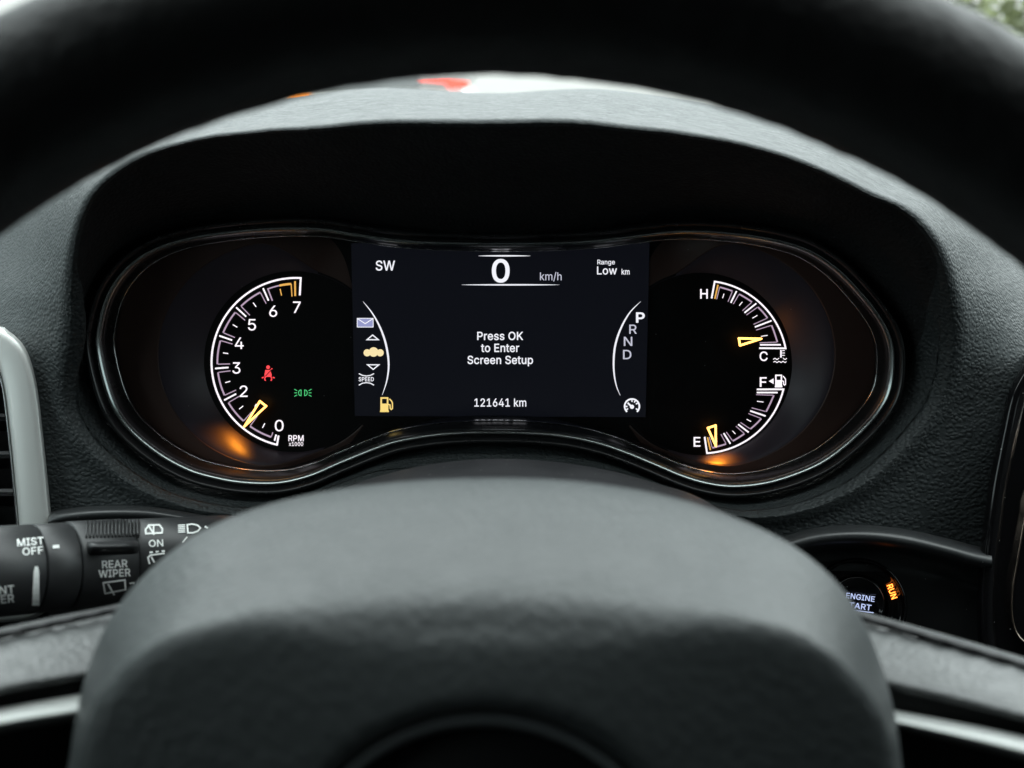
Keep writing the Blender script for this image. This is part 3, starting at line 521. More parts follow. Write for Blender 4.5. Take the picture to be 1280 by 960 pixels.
for sx in (XL, XR):
    b = MB(); b.box((sx, -.18, 1.0), (.03, 1.2, .40)); b.build('door', M['cloth'], t, False)
    b = MB(); b.box((sx, -.80, 1.675), (.029, .58, .275)); b.build('rear_pillar', M['cloth'], t, False)
    b = MB(); b.tube([(sx, 1.04, 1.40), (sx, .60, 1.74), (sx, .18, 1.95)], .035, 8); b.build('windscreen_pillar', M['headliner'], t)
    b = MB(); b.box((sx, .35, 1.675), (.004, .57, .275)); b.build('side_window', M['dimming'], t, False)
b = MB(); ws = []
for k in range(9):
    y = 1.03 - .85 * k / 8; z = 1.38 + .58 * (k / 8) ** .92
    ws.append([(XL + (XR - XL) * j / 12, y + .03 * math.sin(math.pi * j / 12), z) for j in range(13)])
b.loft(ws); b.build('windscreen', M['glass'], t)
portal('windscreen_portal', (.23, .63, 1.70), (math.radians(-34 + 0), 0, 0), 1.75, 1.10)
portal('left_window_portal', (XL - .02, .35, 1.675), (0, math.radians(-90), 0), .56, 1.16)
portal('right_window_portal', (XR + .02, .35, 1.675), (0, math.radians(90), 0), .56, 1.16)

# ================================================================== INSTRUMENT CLUSTER
OUT = [(104, 440), (107, 398), (121, 357), (147, 323), (183, 299), (230, 284), (290, 275), (350, 271), (400, 272), (440, 278), (490, 285), (540, 289), (625, 290.5),
       (710, 289), (760, 285), (800, 280), (850, 275), (900, 276), (960, 283), (1013, 297), (1052, 320), (1082, 348), (1110, 382), (1127, 412), (1134, 445), (1130, 490), (1113, 524),
       (1083, 557), (1047, 586), (1012, 604), (965, 619), (919, 624), (883, 620), (850, 610.5), (820, 598), (779, 581), (740, 568), (690, 559), (625, 556), (564, 557.5), (520, 563), (484, 571.5), (430, 593),
       (390, 610), (348, 619.5), (301, 619), (260, 612), (225, 601), (184, 578), (144, 543), (120, 503)]
HB = 0.018
NB = 320
outuv = [Vector(to_uv(cl(x, y, HB))) for x, y in OUT]
outuv = [Vector(p) for p in catmull([(p.x, p.y, 0) for p in outuv], NB, True)]
def offset_curve(P, s_):
    res = []; N = len(P)
    for i, p in enumerate(P):
        t_ = (P[(i + 2) % N] - P[(i - 2) % N]).normalized()
        res.append(Vector((p.x + t_.y * s_, p.y - t_.x * s_, 0)))   # outline runs clockwise: inward is to the right
    return res
C_ = sum(((p) for p in outuv), Vector((0, 0, 0))) / NB
if (offset_curve(outuv, .01)[0] - C_).length > (outuv[0] - C_).length: SGN = -1
else: SGN = 1
def sweep(profile):
    rows = []
    for s_, h in profile:
        rows.append([uvh(p.x, p.y, h) for p in offset_curve(outuv, SGN * s_)])
    m = MB(); m.loft(rows, cu=True); return m

cluster = thing('instrument_cluster', 'lit instrument cluster with two round dials and a screen behind the steering wheel', 'instrument cluster', cl(625, 440, -0.02))
sweep([(-.0004, .004), (0, .014), (.0002, .0165), (.0007, .0178), (.0014, .0182), (.0021, .0178), (.0027, .0166), (.0030, .0150), (.0034, .0143), (.0039, .0143), (.0041, .0150), (.0043, .0146),
       (.0064, .0132), (.0066, .0130), (.0072, .0112), (.0077, .0080), (.0080, .0050), (.0082, -.014)]).build('bezel', M['bezel'], cluster)
pr = []
for k in range(9):
    a = math.pi * k / 8
    pr.append((.0079 + .0007 * (1 - math.cos(a)) * .5, .0026 + .0015 * math.sin(a)))
sweep(pr).build('chrome_line', M['chrome'], cluster)

sweep([(.0041, .0140), (.0043, .0151), (.0046, .0154), (.0052, .01505), (.0058, .0144), (.0062, .0138), (.0064, .0132), (.0065, .0124)]).build('inner_trim', M['darkchrome'], cluster)

HF = -0.012
# flat floor under the dials and round the screen
m = MB(); row = [uvh(p.x, p.y, HF) for p in offset_curve(outuv, SGN * .004)]
m.add(row, [tuple(range(len(row)))]); m.build('face_plate', M['face'], cluster, False)

def outline_r(cx, cy, ang, poly):
    a = math.radians(ang); D = (math.cos(a), -math.sin(a)); best = None
    N = len(poly)
    for i in range(N):
        x1, y1 = poly[i][0] - cx, poly[i][1] - cy; x2, y2 = poly[(i + 1) % N][0] - cx, poly[(i + 1) % N][1] - cy
        den = D[0] * (y2 - y1) - D[1] * (x2 - x1)
        if abs(den) < 1e-9: continue
        tt = (x1 * (y2 - y1) - y1 * (x2 - x1)) / den; uu = (x1 * D[1] - y1 * D[0]) / den
        if tt > 0 and -1e-6 <= uu <= 1 + 1e-6: best = tt if best is None else min(best, tt) if False else max(best, tt)
    return best
OUTD = [(p.x, p.y) for p in catmull([(x, y, 0) for x, y in OUT], NB, True)]
def bowl(cx, cy, rx, ry, ix, iy, ir, a0, a1):
    rows = []; lobe = []; N = 120
    for k in range(N + 1):
        a = a0 + (a1 - a0) * k / N; q = k / N
        fade = min(1, max(0, (min(q, 1 - q) * abs(a1 - a0) - 20) / 42)); fade = fade * fade * (3 - 2 * fade)
        ca, sa = math.cos(math.radians(a)), -math.sin(math.radians(a))
        ro = outline_r(cx, cy, a, OUTD) - 18
        rm = 1 / math.sqrt((ca / rx) ** 2 + (sa / ry) ** 2); rm = min(rm, ro - 3)
        # inner circle (concentric with the printed scale)
        bx, by = cx - ix, cy - iy; B = bx * ca + by * sa; Cc = bx * bx + by * by - ir * ir
        ri = min(-B + math.sqrt(max(0, B * B - Cc)), rm - 2)
        rm = ri + 2 + (rm - ri - 2) * fade
        h1 = HF + (0 - HF) * fade + .0001
        e0 = min(1, min(q, 1 - q) * abs(a1 - a0) / 34); ro = rm + 3 + (ro - rm - 3) * e0 * e0 * (3 - 2 * e0)
        lobe.append([cl(cx + ca * r, cy + sa * r, h) for r, h in ((ro, h1), (ro * .6 + rm * .4, h1), (rm + 2, h1), (rm + .8, h1 - .0001), (rm, h1 - .0008))])
        prof = [(rm + .1, h1 - .0005)]
        for s_ in (.03, .15, .3, .45, .6, .75, .88, .96, 1.0):
            prof.append((rm + (ri - rm) * s_, h1 - .0005 + (HF + .0006 - h1) * (s_ ** 1.25)))
        rows.append([cl(cx + ca * r, cy + sa * r, h) for r, h in prof])
    mm = MB(); mm.loft(lobe); mm.build('outer_face', M['lobe'], cluster)
    mm = MB(); mm.loft(rows); return mm
tacho = bowl(348, 443, 150, 140, 368, 452, 113, 40, 320).build('tachometer', M['bowl'], cluster, label='left dial with engine speed scale from 0 to 7')
gauges = bowl(893, 443, 150, 140, 876, 455, 114, 140, -140).build('temperature_and_fuel_dial', M['bowl'], cluster, label='right dial with temperature and fuel scales')

HP = HF + 0.0004
onface = lambda x, y: cl(x, y, HP)
def lerp2(a, b, t_): return (a[0] + (b[0] - a[0]) * t_, a[1] + (b[1] - a[1]) * t_)

# --- tachometer scale
TC = (370, 453)
def tp(ang, r): return (TC[0] + r * math.cos(math.radians(ang)), TC[1] - r * math.sin(math.radians(ang)))
maj = [90.5 + 23.45 * k for k in range(8)]   # 7 ... 0
p = Print()
arc_pts = [tp(86.8 + (257 - 86.8) * k / 70, 105.6) for k in range(71)]
p.stroke([tp(86.8, 84)] + arc_pts + [tp(256.6, 94)], 2.3)
p.build('scale_arc', M['white'], tacho, onface)
p = Print(); pp = Print(); pa = Print()
for i, a in enumerate(maj):
    if i == 0: pa.stroke([tp(a + .2, 101.5), tp(a + .2, 83)], 2.2)
    else: p.stroke([tp(a, 101.5), tp(a, 84.5 if i < 7 else 93.5)], 2.0)
    if i < 7:
        a0, a1 = a + 3.0, a + 23.45 - 3.0
        arcp = [tp(a0 + (a1 - a0) * k / 12, 98.3) for k in range(13)]
        if i == 0:
            pa.stroke([tp(a0, 82.5), tp(a0, 98.3)], 1.3); pa.stroke(arcp[:7], 2.6); pa.stroke([tp(a + 11.7, 94), tp(a + 11.7, 85.5)], 1.3)
            pp.stroke(arcp[6:] + [tp(a1, 82.5)], 1.7)
        else:
            pp.stroke(arcp, 2.1); pp.stroke([tp(a0, 97.6), tp(a0, 82.5)], 1.2); pp.stroke([tp(a1, 97.6), tp(a1, 82.5 if i < 6 else 92)], 1.2)
            p.stroke([tp(a + 11.7, 92), tp(a + 11.7, 85.5)], 1.2)
p.build('scale_marks', M['white'], tacho, onface)
pp.build('scale_brackets', M['pink'], tacho, onface)
pa.build('red_zone_marks', M['amberprint'], tacho, onface, 'amber end of the scale')
for s_, x, y, ww in (('7', 371, 384, 9.5), ('6', 341.5, 389, 10), ('5', 315, 406, 10), ('4', 299, 429, 11), ('3', 295.5, 460, 10), ('2', 304.5, 489, 10), ('1', 320.5, 512, 4.5), ('0', 349, 532, 11)):
    Print().textc(s_, x, y, ww, 14.3, bold=.004).build('numeral', M['white'], tacho, onface)
p = Print().textc('RPM', 370, 547.8, 19, 7.6, bold=.015); p.textc('x1000', 370, 555, 18, 5, bold=.012)
p.build('scale_caption', M['white'], tacho, onface)
# tell-tales
p = Print(); cx, cy = 335.3, 467
p.disc(cx - .2, cy - 8, 2.3, 12); p.fill([(cx - 3.6, cy - 4.6), (cx + 2.4, cy - 4.6), (cx + 4.2, cy + 1), (cx + 4.2, cy + 4), (cx - 4.6, cy + 4), (cx - 4.6, cy + 1)])
p.stroke([(cx + 5, cy - 6.5), (cx + 2.6, cy - 4.0)], 1.3)
p.arc(cx, cy + 7, 4.4, 180, 0, 1.3, 10)
p.stroke([(cx - 8, cy + 5.5), (cx - 5.5, cy + 4.5)], 1.4); p.stroke([(cx + 8, cy + 5.5), (cx + 5.5, cy + 4.5)], 1.4); p.stroke([(cx - 4.4, cy + 7), (cx - 3.4, cy + 9)], 1.4); p.stroke([(cx + 4.4, cy + 7), (cx + 3.4, cy + 9)], 1.4)
p.build('seat_belt_light', M['red'], tacho, onface, 'red seat belt symbol')
Print().stroke([(cx + 4.4, cy - 5.4), (cx - 3.6, cy + 3.4)], 1.0).build('belt_strap', M['black'], tacho, lambda x, y: cl(x, y, HP + .0003))
p = Print(); cx, cy = 378.6, 491
for sx in (-1, 1):
    ring = [(cx + sx * 2.2, cy - 3.6)] + [(cx + sx * (2.6 + 2.9 * math.cos(k * math.pi / 8)), cy + 3.6 * math.sin(k * math.pi / 8)) for k in range(-3, 4)] + [(cx + sx * 2.2, cy + 3.6)]
    p.stroke(ring, .85, closed=True)
    for dy in (-3.6, 0, 3.6): p.stroke([(cx + sx * 7.2, cy + dy * .72), (cx + sx * 10.8, cy + dy * 1.25)], .8)
p.build('side_lamp_light', M['green'], tacho, onface, 'green side lamp symbol')

def needle(parent, A, B, T, C, hubr, watts):
    H = HF + .0038
    mm = MB()
    corner = [cl(*A, H), cl(*B, H), cl(*T, H)]
    for i in range(3):
        a, b_ = corner[i], corner[(i + 1) % 3]
        mm.tube([a, a.lerp(b_, .5), b_], .00050, 8)
    for c in corner:
        mm.tube([c - NC * .0004, c + NC * .0004], .0005, 8)
    n_ = mm.build('needle', M['needle'], parent)
    od = Vector((T[0] - (A[0] + B[0]) / 2, T[1] - (A[1] + B[1]) / 2)).normalized()
    l = bpy.data.lights.new('needle_lamp', 'SPOT'); l.energy = watts; l.color = (1, .30, .02); l.shadow_soft_size = .003
    l.spot_size = math.radians(112); l.spot_blend = .9
    lo = bpy.data.objects.new('needle_lamp', l); COL.objects.link(lo); lo.parent = parent
    q0 = cl(T[0] - od.x * 2, T[1] - od.y * 2, HF + .0062); q1 = cl(T[0] + od.x * 30, T[1] + od.y * 30, HF + .0062)
    lo.location = q0 - Vector(root_of(parent)['base'])
    lo.rotation_euler = (q1 - q0).normalized().to_track_quat('-Z', 'Y').to_euler()
    mm = MB()
    mm.loft([[cl(*A, HF + .0002), cl(*B, HF + .0002), cl(*T, HF + .0002)], [cl(*A, H - .0003), cl(*B, H - .0003), cl(*T, H - .0003)]], cu=True)
    mm.add([c - NC * .0003 for c in corner], [(0, 1, 2)])
    mm.build('needle_body', M['face'], parent)
needle(tacho, (324.8, 501.5), (332.6, 507.6), (305.5, 533), (370, 453), 26, .0340)

# --- right dial
def scale_set(O, I, corner_pts, amber_at, bezel_ends):
    def P_(u, s_):
        i = min(int(u), len(O) - 2); t_ = u - i
        def cr(A):
            a, b_, c, d = A[max(i - 1, 0)], A[i], A[i + 1], A[min(i + 2, len(A) - 1)]
            return tuple(.5 * (2 * b_[k] + (c[k] - a[k]) * t_ + (2 * a[k] - 5 * b_[k] + 4 * c[k] - d[k]) * t_ ** 2 + (3 * b_[k] - a[k] - 3 * c[k] + d[k]) * t_ ** 3) for k in (0, 1))
        return lerp2(cr(O), cr(I), s_)
    w_ = Print(); k_ = Print(); am = Print()
    w_.stroke(bezel_ends, 2.1)
    for i in range(len(O)):
        tgt = am if i == amber_at else w_
        tgt.stroke([O[i], I[i]], 1.9)
    for i in range(len(O) - 1):
        u0, u1 = i + .17, i + .83
        k_.stroke([P_(u0 + (u1 - u0) * j / 8, .12) for j in range(9)], 1.9)
        k_.stroke([P_(u0, .16), P_(u0, 1.0)], 1.0); k_.stroke([P_(u1, .16), P_(u1, 1.0)], 1.0)
        w_.stroke([P_(i + .5, .50), P_(i + .5, .85)], 1.0)
    return w_, k_, am
def circ3(a, b, c, n):
    ax, ay, bx, by, cx, cy = *a, *b, *c
    d = 2 * (ax * (by - cy) + bx * (cy - ay) + cx * (ay - by))
    ux = ((ax * ax + ay * ay) * (by - cy) + (bx * bx + by * by) * (cy - ay) + (cx * cx + cy * cy) * (ay - by)) / d
    uy = ((ax * ax + ay * ay) * (cx - bx) + (bx * bx + by * by) * (ax - cx) + (cx * cx + cy * cy) * (bx - ax)) / d
    r = math.hypot(ax - ux, ay - uy); a0 = math.atan2(ay - uy, ax - ux); a1 = math.atan2(cy - uy, cx - ux)
    return [(ux + r * math.cos(a0 + (a1 - a0) * k / n), uy + r * math.sin(a0 + (a1 - a0) * k / n)) for k in range(n + 1)]
Ot = [(897.5, 356), (920.7, 363.9), (945.5, 379.2), (964.5, 400.8), (976, 431)]; It = [(893.6, 373.5), (913.5, 378.5), (930.6, 391), (943.6, 408.8), (950, 431)]
arc_ = circ3((893.4, 352), (951, 379.5), (982, 435.4), 40)
w_, k_, am = scale_set(Ot, It, None, 0, [(889.5, 373)] + arc_ + [(949, 435.2)])
w_.build('temperature_scale', M['white'], gauges, onface); k_.build('temperature_brackets', M['pink'], gauges, onface); am.build('hot_mark', M['amberprint'], gauges, onface)
Of = [(972, 490.7), (957, 520), (935.8, 540.4), (913, 554.7), (888, 562.5)]; If = [(946, 490.7), (937.7, 513.6), (922.8, 530.5), (904.6, 541.5), (884.4, 546.7)]
arc_ = circ3((979.3, 486.6), (950.5, 537), (883.8, 566.5), 40)
w_, k_, am = scale_set(Of, If, None, 4, [(946, 486.8)] + arc_ + [(880.8, 546)])
w_.build('fuel_scale', M['white'], gauges, onface); k_.build('fuel_brackets', M['pink'], gauges, onface); am.build('empty_mark', M['amberprint'], gauges, onface)
for s_, x, y, ww in (('H', 880, 367.3, 9.5), ('C', 954.6, 445.3, 10), ('F', 954, 477.5, 8.5), ('E', 871.3, 552.3, 8.5)):
    Print().textc(s_, x, y, ww, 12, bold=.012).build('gauge_letter', M['white'], gauges, onface)
p = Print(); cx, cy = 975, 444
p.stroke([(cx + 1.2, cy - 6.5), (cx + 1.2, cy + 3)], 1.8)
for k in range(3): p.stroke([(cx + 2.5, cy - 5.8 + k * 3.0), (cx + 6.0, cy - 5.8 + k * 3.0)], .9)
for dy, x0, x1 in ((4.6, -8.4, -1.2), (4.6, 3.6, 8.6), (8.4, -8.0, 8.0)):
    p.stroke([(cx + x0 + (x1 - x0) * k / 20, cy + dy + .8 * math.sin((x0 + (x1 - x0) * k / 20) * 1.25)) for k in range(21)], .9)
p.build('temperature_symbol', M['white'], gauges, onface)
def pump(p, cx, cy, s_):
    q = lambda x, y: (cx + x * s_, cy + y * s_)
    p.stroke([q(-6, 8), q(-6, -8), q(2, -8), q(2, 8)], 2.0 * s_); p.stroke([q(-7.5, 8.6), q(3.5, 8.6)], 2.0 * s_)
    p.fill([q(-5, -1), q(1, -1), q(1, 7.6), q(-5, 7.6)])
    p.stroke([q(3, 0), q(5, .6), q(5.3, 5), q(6.6, 6.4), q(8, 5), q(8, -2), q(6.6, -4.5), q(4.2, -7)], 1.5 * s_)
p = Print(); pump(p, 975, 476, .86); p.build('fuel_symbol', M['white'], gauges, onface)
Print().fill([(961, 476.5), (967, 473), (967, 480)]).build('filler_arrow', M['white'], gauges, onface)
needle(gauges, (923.6, 423), (925, 431.8), (951.5, 423.4), (876, 430), 16, .0030)
needle(gauges, (884.8, 535), (894.6, 531.8), (894.8, 557.5), (884, 497), 16, .0520)

# --- centre screen
HS = HF + .0008
sc = [cl(439, 304, HS), cl(812, 303, HS), cl(807, 521.5, HS), cl(443.5, 520, HS)]
bk = [cl(439, 304, HF - .002), cl(812, 303, HF - .002), cl(807, 521.5, HF - .002), cl(443.5, 520, HF - .002)]
scr = mesh_obj('display_screen', sc + bk, [(0, 1, 2, 3), (4, 5, 6, 7), (0, 1, 5, 4), (1, 2, 6, 5), (2, 3, 7, 6), (3, 0, 4, 7)], M['screen'], cluster, False)
ons = lambda x, y: cl(x, y, HS + .0002)
def T(name, mat, s_, x0, y0, x1, y1, bold=.008): Print().text(s_, x0, y0, x1, y1, bold).build(name, M[mat], scr, ons)
T('compass_text', 'swhite', 'SW', 469.6, 325.6, 493.8, 338.4, .014)
T('speed_digit', 'swhite', '0', 614.8, 323.6, 637, 353.4, .02)
T('speed_unit_text', 'sgrey', 'km/h', 675, 340, 702, 351.8, .004)
T('range_text', 'swhite', 'Range', 746.7, 324.6, 768.6, 332.2, .012)
T('range_value_text', 'swhite', 'Low', 746.3, 333, 771.2, 343.2, .012)
T('range_unit_text', 'swhite', 'km', 777, 336, 787, 343.2, .016)
T('message_text', 'swhite', 'Press OK', 596.5, 414.6, 654, 425.2, .016)
T('message_text', 'swhite', 'to Enter', 601.2, 429.6, 649, 440.2, .016)
T('message_text', 'swhite', 'Screen Setup', 584.3, 444.6, 666.3, 457.8, .016)
T('odometer_text', 'swhite', '121641 km', 593, 498, 657.8, 508.4, .012)
T('gear_letter', 'swhite', 'P', 795, 390.4, 806, 403.4, .03)
T('gear_letter', 'sgrey', 'R', 786.6, 405.8, 796, 417.2, .008)
T('gear_letter', 'sgrey', 'N', 779.8, 421, 790.4, 432.4, .008)
T('gear_letter', 'sgrey', 'D', 778.8, 437.4, 789.2, 449, .008)
p = Print()
p.stroke([(598 + 65 * k / 12, 319.8) for k in range(13)], 1.8, taper=True); p.stroke([(577 + 122 * k / 12, 356) for k in range(13)], 1.8, taper=True)
p.build('speed_frame_line', M['swhite'], scr, ons)
for q in ([(453.6, 376.7), (465, 391), (474.5, 408), (481.5, 427), (485.3, 447), (485.6, 462), (483, 478), (477.7, 494)], [(801, 376.7), (787, 391), (775.8, 411), (769, 432), (767, 453), (768, 470), (771, 484), (775.5, 494.6)]):
    Print().stroke([(v.x, v.y) for v in catmull([(a, b, 0) for a, b in q], 30)], 2.4, taper=True).build('menu_arc', M['swhite'], scr, ons)
p = Print(); p.fill([(446.6, 398), (466.4, 398), (466.4, 408.8), (446.6, 408.8)]); p.build('mail_icon', M['slilac'], scr, ons)
p = Print(); p.stroke([(447, 398.4), (456.5, 404.6), (466, 398.4)], 1.1); p.stroke([(446.6, 398), (466.4, 398), (466.4, 408.8), (446.6, 408.8)], .9, closed=True)
p.build('mail_flap', M['swhite'], scr, lambda x, y: cl(x, y, HS + .0004))
Print().stroke([(458.8, 424.6), (472.8, 424.6), (465.8, 418.8)], 1.4, closed=True).build('up_arrow', M['swhite'], scr, ons)
Print().stroke([(459.5, 456), (473.5, 456), (466.5, 461.8)], 1.4, closed=True).build('down_arrow', M['swhite'], scr, ons)
p = Print(); p.disc(458.9, 441, 4.5); p.disc(475.2, 441, 4.5)
p.build('home_icon', M['scream'], scr, ons)
Print().disc(467, 440, 6.0).build('home_icon', M['scream'], scr, lambda x, y: cl(x, y, HS + .0004))
p = Print(); p.textc('SPEED', 457.8, 474, 19, 5.4, bold=.02)
p.stroke([(448.5, 467), (453, 469.2), (458, 470), (463, 469.2), (467.5, 467)], 1.2); p.stroke([(448.5, 481.5), (453, 479), (458, 478.2), (463, 479), (467.5, 481.5)], 1.2)
p.build('speed_icon', M['swhite'], scr, ons)
p = Print(); pump(p, 482.5, 505.5, 1.0); p.build('low_fuel_icon', M['syellow'], scr, ons)
p = Print(); cx, cy = 790, 508
p.arc(cx, cy, 9.2, -48, 228, 2.1, 28); p.disc(cx, cy + .5, 2.7, 12); p.stroke([(cx - 5.5, cy - 4.5), (cx - .8, cy)], 2.2)
for a in (-30, 30, 60, 90, 180, 210): p.stroke([(cx + 8 * math.cos(math.radians(a)), cy - 8 * math.sin(math.radians(a))), (cx + 5.6 * math.cos(math.radians(a)), cy - 5.6 * math.sin(math.radians(a)))], 1.6)
p.build('cruise_icon', M['swhite'], scr, ons)

# ================================================================== DASHBOARD
dash = thing('dashboard', 'black grained leather dashboard with hood arching over the instruments', 'dashboard', px(625, 620, .47))
CX, CY = 620, 440
LIP = [(1195, 410), (1185, 350), (1166, 300), (1130, 262), (1080, 239), (1010, 206), (930, 181), (850, 167), (760, 157), (640, 153), (540, 153), (420, 158), (330, 164), (250, 174), (175, 197), (125, 232), (102, 270), (91, 320), (88, 400)]
lt = []
for x, y in LIP:
    a = math.degrees(math.atan2(CY - y, x - CX)) % 360
    lt.append((a, math.hypot(x - CX, y - CY)))
lt.sort()
ltp = [(a, r, 0) for a, r in lt]
fine = catmull(ltp, 200)
LT = [(v.x, v.y) for v in fine]
def fold(a): return a if a <= 90 else 180 - a      # -90..90, mirrored
rows = []; painted_shade = []
ND = 420
for k in range(ND):
    a = 360 * k / ND
    s_ = a if a <= 270 else a - 360                 # -90 .. 270
    e = fold(s_) if s_ <= 270 else s_               # elevation-like: 90 top, 0 sides, -90 bottom
    ca, sa = math.cos(math.radians(a)), -math.sin(math.radians(a))
    rb = outline_r(CX, CY, a, OUTD)
    db = cl(CX + ca * rb, CY + sa * rb, .011).y
    lower = max(0, min(1, (3 - e) / 14)); lower = lower * lower * (3 - 2 * lower)
    aa = min(max(a, LT[0][0]), LT[-1][0]) if a < 270 else LT[0][0]
    rl_up = interp(LT, aa)
    rl = rl_up * (1 - lower) + (rb + 45) * lower
    dl = interp([(-90, .452), (-8, .450), (0, .444), (8, .432), (15, .418), (30, .393), (60, .375), (90, .370)], e)
    sc_ = interp([(-90, 0), (0, 0), (10, .25), (25, .7), (40, 1), (90, 1)], e)     # 1 where the hood has a crisp front edge
    rnd_r = interp([(-90, 14), (0, 22), (15, 13), (40, 12), (90, 12)], e)
    ps = [(rb - 5, db + .004), (rb + (rl - rb) * .02 + 1, db), (rb + (rl - rb) * .35, db + (dl - db) * .30), (rb + (rl - rb) * .72, db + (dl - db) * .74),
          (rl - rnd_r, dl + .0055), (rl - 1, dl + .0003), (rl + rnd_r * .55, dl + .004 + .012 * sc_)]
    # outer skin: the top runs back level, the sides fall away
    d3 = interp([(-90, .004), (-10, .006), (-3, .010), (6, .030), (12, .055), (20, .070), (30, .075), (60, .085), (90, .09)], e); r3 = interp([(-90, 60), (0, 55), (15, 40), (40, 22), (90, 19)], e)
    d4 = interp([(-90, .008), (-10, .012), (-3, .022), (6, .085), (12, .15), (20, .20), (30, .21), (60, .23), (90, .24)], e); r4 = interp([(-90, 150), (0, 130), (15, 100), (40, 50), (62, 46), (90, 35)], e)
    d5 = interp([(-90, .03), (-10, .04), (-3, .07), (6, .20), (12, .30), (20, .34), (30, .36), (60, .39), (90, .40)], e); r5 = interp([(-90, 420), (0, 330), (15, 240), (40, 50), (62, 46), (90, 34)], e)
    d6 = d5 + interp([(-90, .05), (0, .08), (15, .2), (90, .2)], e); r6 = r5 + interp([(-90, 200), (0, 150), (15, 60), (40, -10), (90, -20)], e)
    ps += [(rl + r3, dl + d3), (rl + r4, dl + d4), (rl + r5, dl + d5), (rl + r6, dl + d6)]
    pts = [px(CX + ca * r, CY + sa * r, d) for r, d in ps]
    inner = catmull(pts[:6], 64)
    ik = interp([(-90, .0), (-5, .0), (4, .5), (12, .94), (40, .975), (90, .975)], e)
    L_ = [0]
    for i in range(1, 64): L_.append(L_[-1] + (inner[i] - inner[i - 1]).length)
    def at(q):
        q = min(max(q, 0), 1) * 63; i = min(int(q), 62); return inner[i].lerp(inner[i + 1], q - i)
    painted_shade.append([at(ik * i / 15) for i in range(16)])
    rows.append([at(ik + (1 - ik) * i / 20) for i in range(20)] + catmull(pts[4:], 60)[1:] if False else [at(ik + (1 - ik) * i / 16) for i in range(16)] + catmull(pts[5:], 44))
m = MB(); m.loft(rows, cv=True)
def in_vent(p):                                # the leather is cut out where the air vent sits
    x, y = 640 + p.x / p.y * F, 480 - p.z / p.y * F
    return x < 46 and y > 430 and x < 18 + (y - 430) * .25
m.f = [q for q in m.f if not all(in_vent(m.v[i]) for i in q)]
m.build('leather_cover', M['leather'], dash)
m = MB(); m.loft(painted_shade, cv=True); m.build('hood_painted_shade', M['painted_shade'], dash)  # inner strip of the hood leather, coloured dark for its shade

def shelf(name, line, offs, x0, x1, mat, n=60):
    P_ = catmull([(x, y, 0) for x, y in line], n)
    rws = []
    for dy, d in offs: rws.append([px(q.x, q.y + dy, d) for q in P_])
    mm = MB(); mm.loft(rws); return mm.build(name, M[mat], dash)
shelf('right_knee_trim', [(900, 715), (950, 692), (990, 677), (1030, 668), (1080, 666), (1130, 671.5), (1180, 683), (1216, 693), (1240, 698)],
      [(-14, .475), (-11, .460), (-8, .4490), (-3, .4432), (3, .4405), (9, .4410), (14, .4450), (19, .4520), (23, .4548), (36, .4555), (40, .4535), (50, .4550), (90, .458), (180, .47)], 0, 0, 'trim')
shelf('left_knee_trim', [(60, 651), (72, 645), (110, 640), (160, 638.5), (200, 641), (260, 651), (330, 664), (420, 680)],
      [(-10, .475), (-8, .460), (-5, .448), (-1, .4425), (4, .4412), (9, .4430), (14, .4480), (20, .456), (60, .459), (150, .47)], 0, 0, 'trim')

# ================================================================== STEERING COLUMN COVER
colm = thing('steering_column', 'dusty black steering column cover just under the instrument cluster', 'steering column', px(625, 640, .38))
base = [(380, 640), (430, 610), (500, 588), (560, 577.5), (622, 573.5), (690, 577), (760, 588), (820, 604), (870, 620), (920, 650)]
P_ = catmull([(x, y, 0) for x, y in base], 70)
m = MB()
m.loft([[px(620 + (q.x - 620) * w_, q.y + dy, d) for q in P_] for dy, d, w_ in ((40, .455, .92), (8, .425, .97), (1.5, .408, .99), (0, .402, 1), (3, .396, 1.01), (12, .38, 1.03), (30, .355, 1.08), (70, .34, 1.12), (160, .335, 1.14), (300, .35, 1.1))])
M['column'] = dusty(principled('column cover', (0.020, 0.020, 0.022), 0.48), 420, 0.16, 0.12, (0.22, 0.21, 0.20))
m.build('column_cover', M['column'], colm)

# ================================================================== AIR VENT
vent = thing('air_vent', 'silver framed air vent with black louvres at the left edge', 'air vent', px(-100, 600, .47))
vo = [(-20, 411), (8, 417), (30, 438), (43, 478), (51, 540), (58, 610), (63, 670), (64, 730), (50, 765), (-20, 775), (-240, 775), (-262, 740), (-266, 600), (-262, 470), (-245, 425), (-200, 411)]
vc = catmull([(x, y, 0) for x, y in vo], 160, True)
def inset(P, s_):
    res = []; N = len(P)
    cx = sum(q.x for q in P) / N; cy = sum(q.y for q in P) / N
    for i, q in enumerate(P):
        t_ = (P[(i + 2) % N] - P[(i - 2) % N]).normalized(); n_ = Vector((t_.y, -t_.x, 0))
        if n_.dot(Vector((cx, cy, 0)) - q) < 0: n_ = -n_
        res.append(q + n_ * s_)
    return res
def vsweep(prof):
    mm = MB(); mm.loft([[px(q.x, q.y, d) for q in inset(vc, s_)] for s_, d in prof], cu=True); return mm
vsweep([(-4, .470), (-3, .458), (-1.8, .4510), (-.5, .4492), (2, .4482), (10, .4478), (20, .4475), (30, .4477), (36.5, .4481), (38, .4492), (38.5, .475)]).build('vent_frame', M['silver'], vent)
vsweep([(38.6, .4520), (39.2, .4505), (40.5, .4500), (41.6, .4508), (42, .4530), (42.2, .475)]).build('chrome_edge', M['chrome'], vent)
m = MB(); m.loft([[px(q.x, q.y, d) for q in inset(vc, s_)] for s_, d in ((42.1, .452), (42.5, .52))], cu=True)
q_ = inset(vc, 42.5); m.add([px(q.x, q.y, .52) for q in q_], [tuple(range(len(q_)))])
m.build('vent_duct', M['black'], vent)
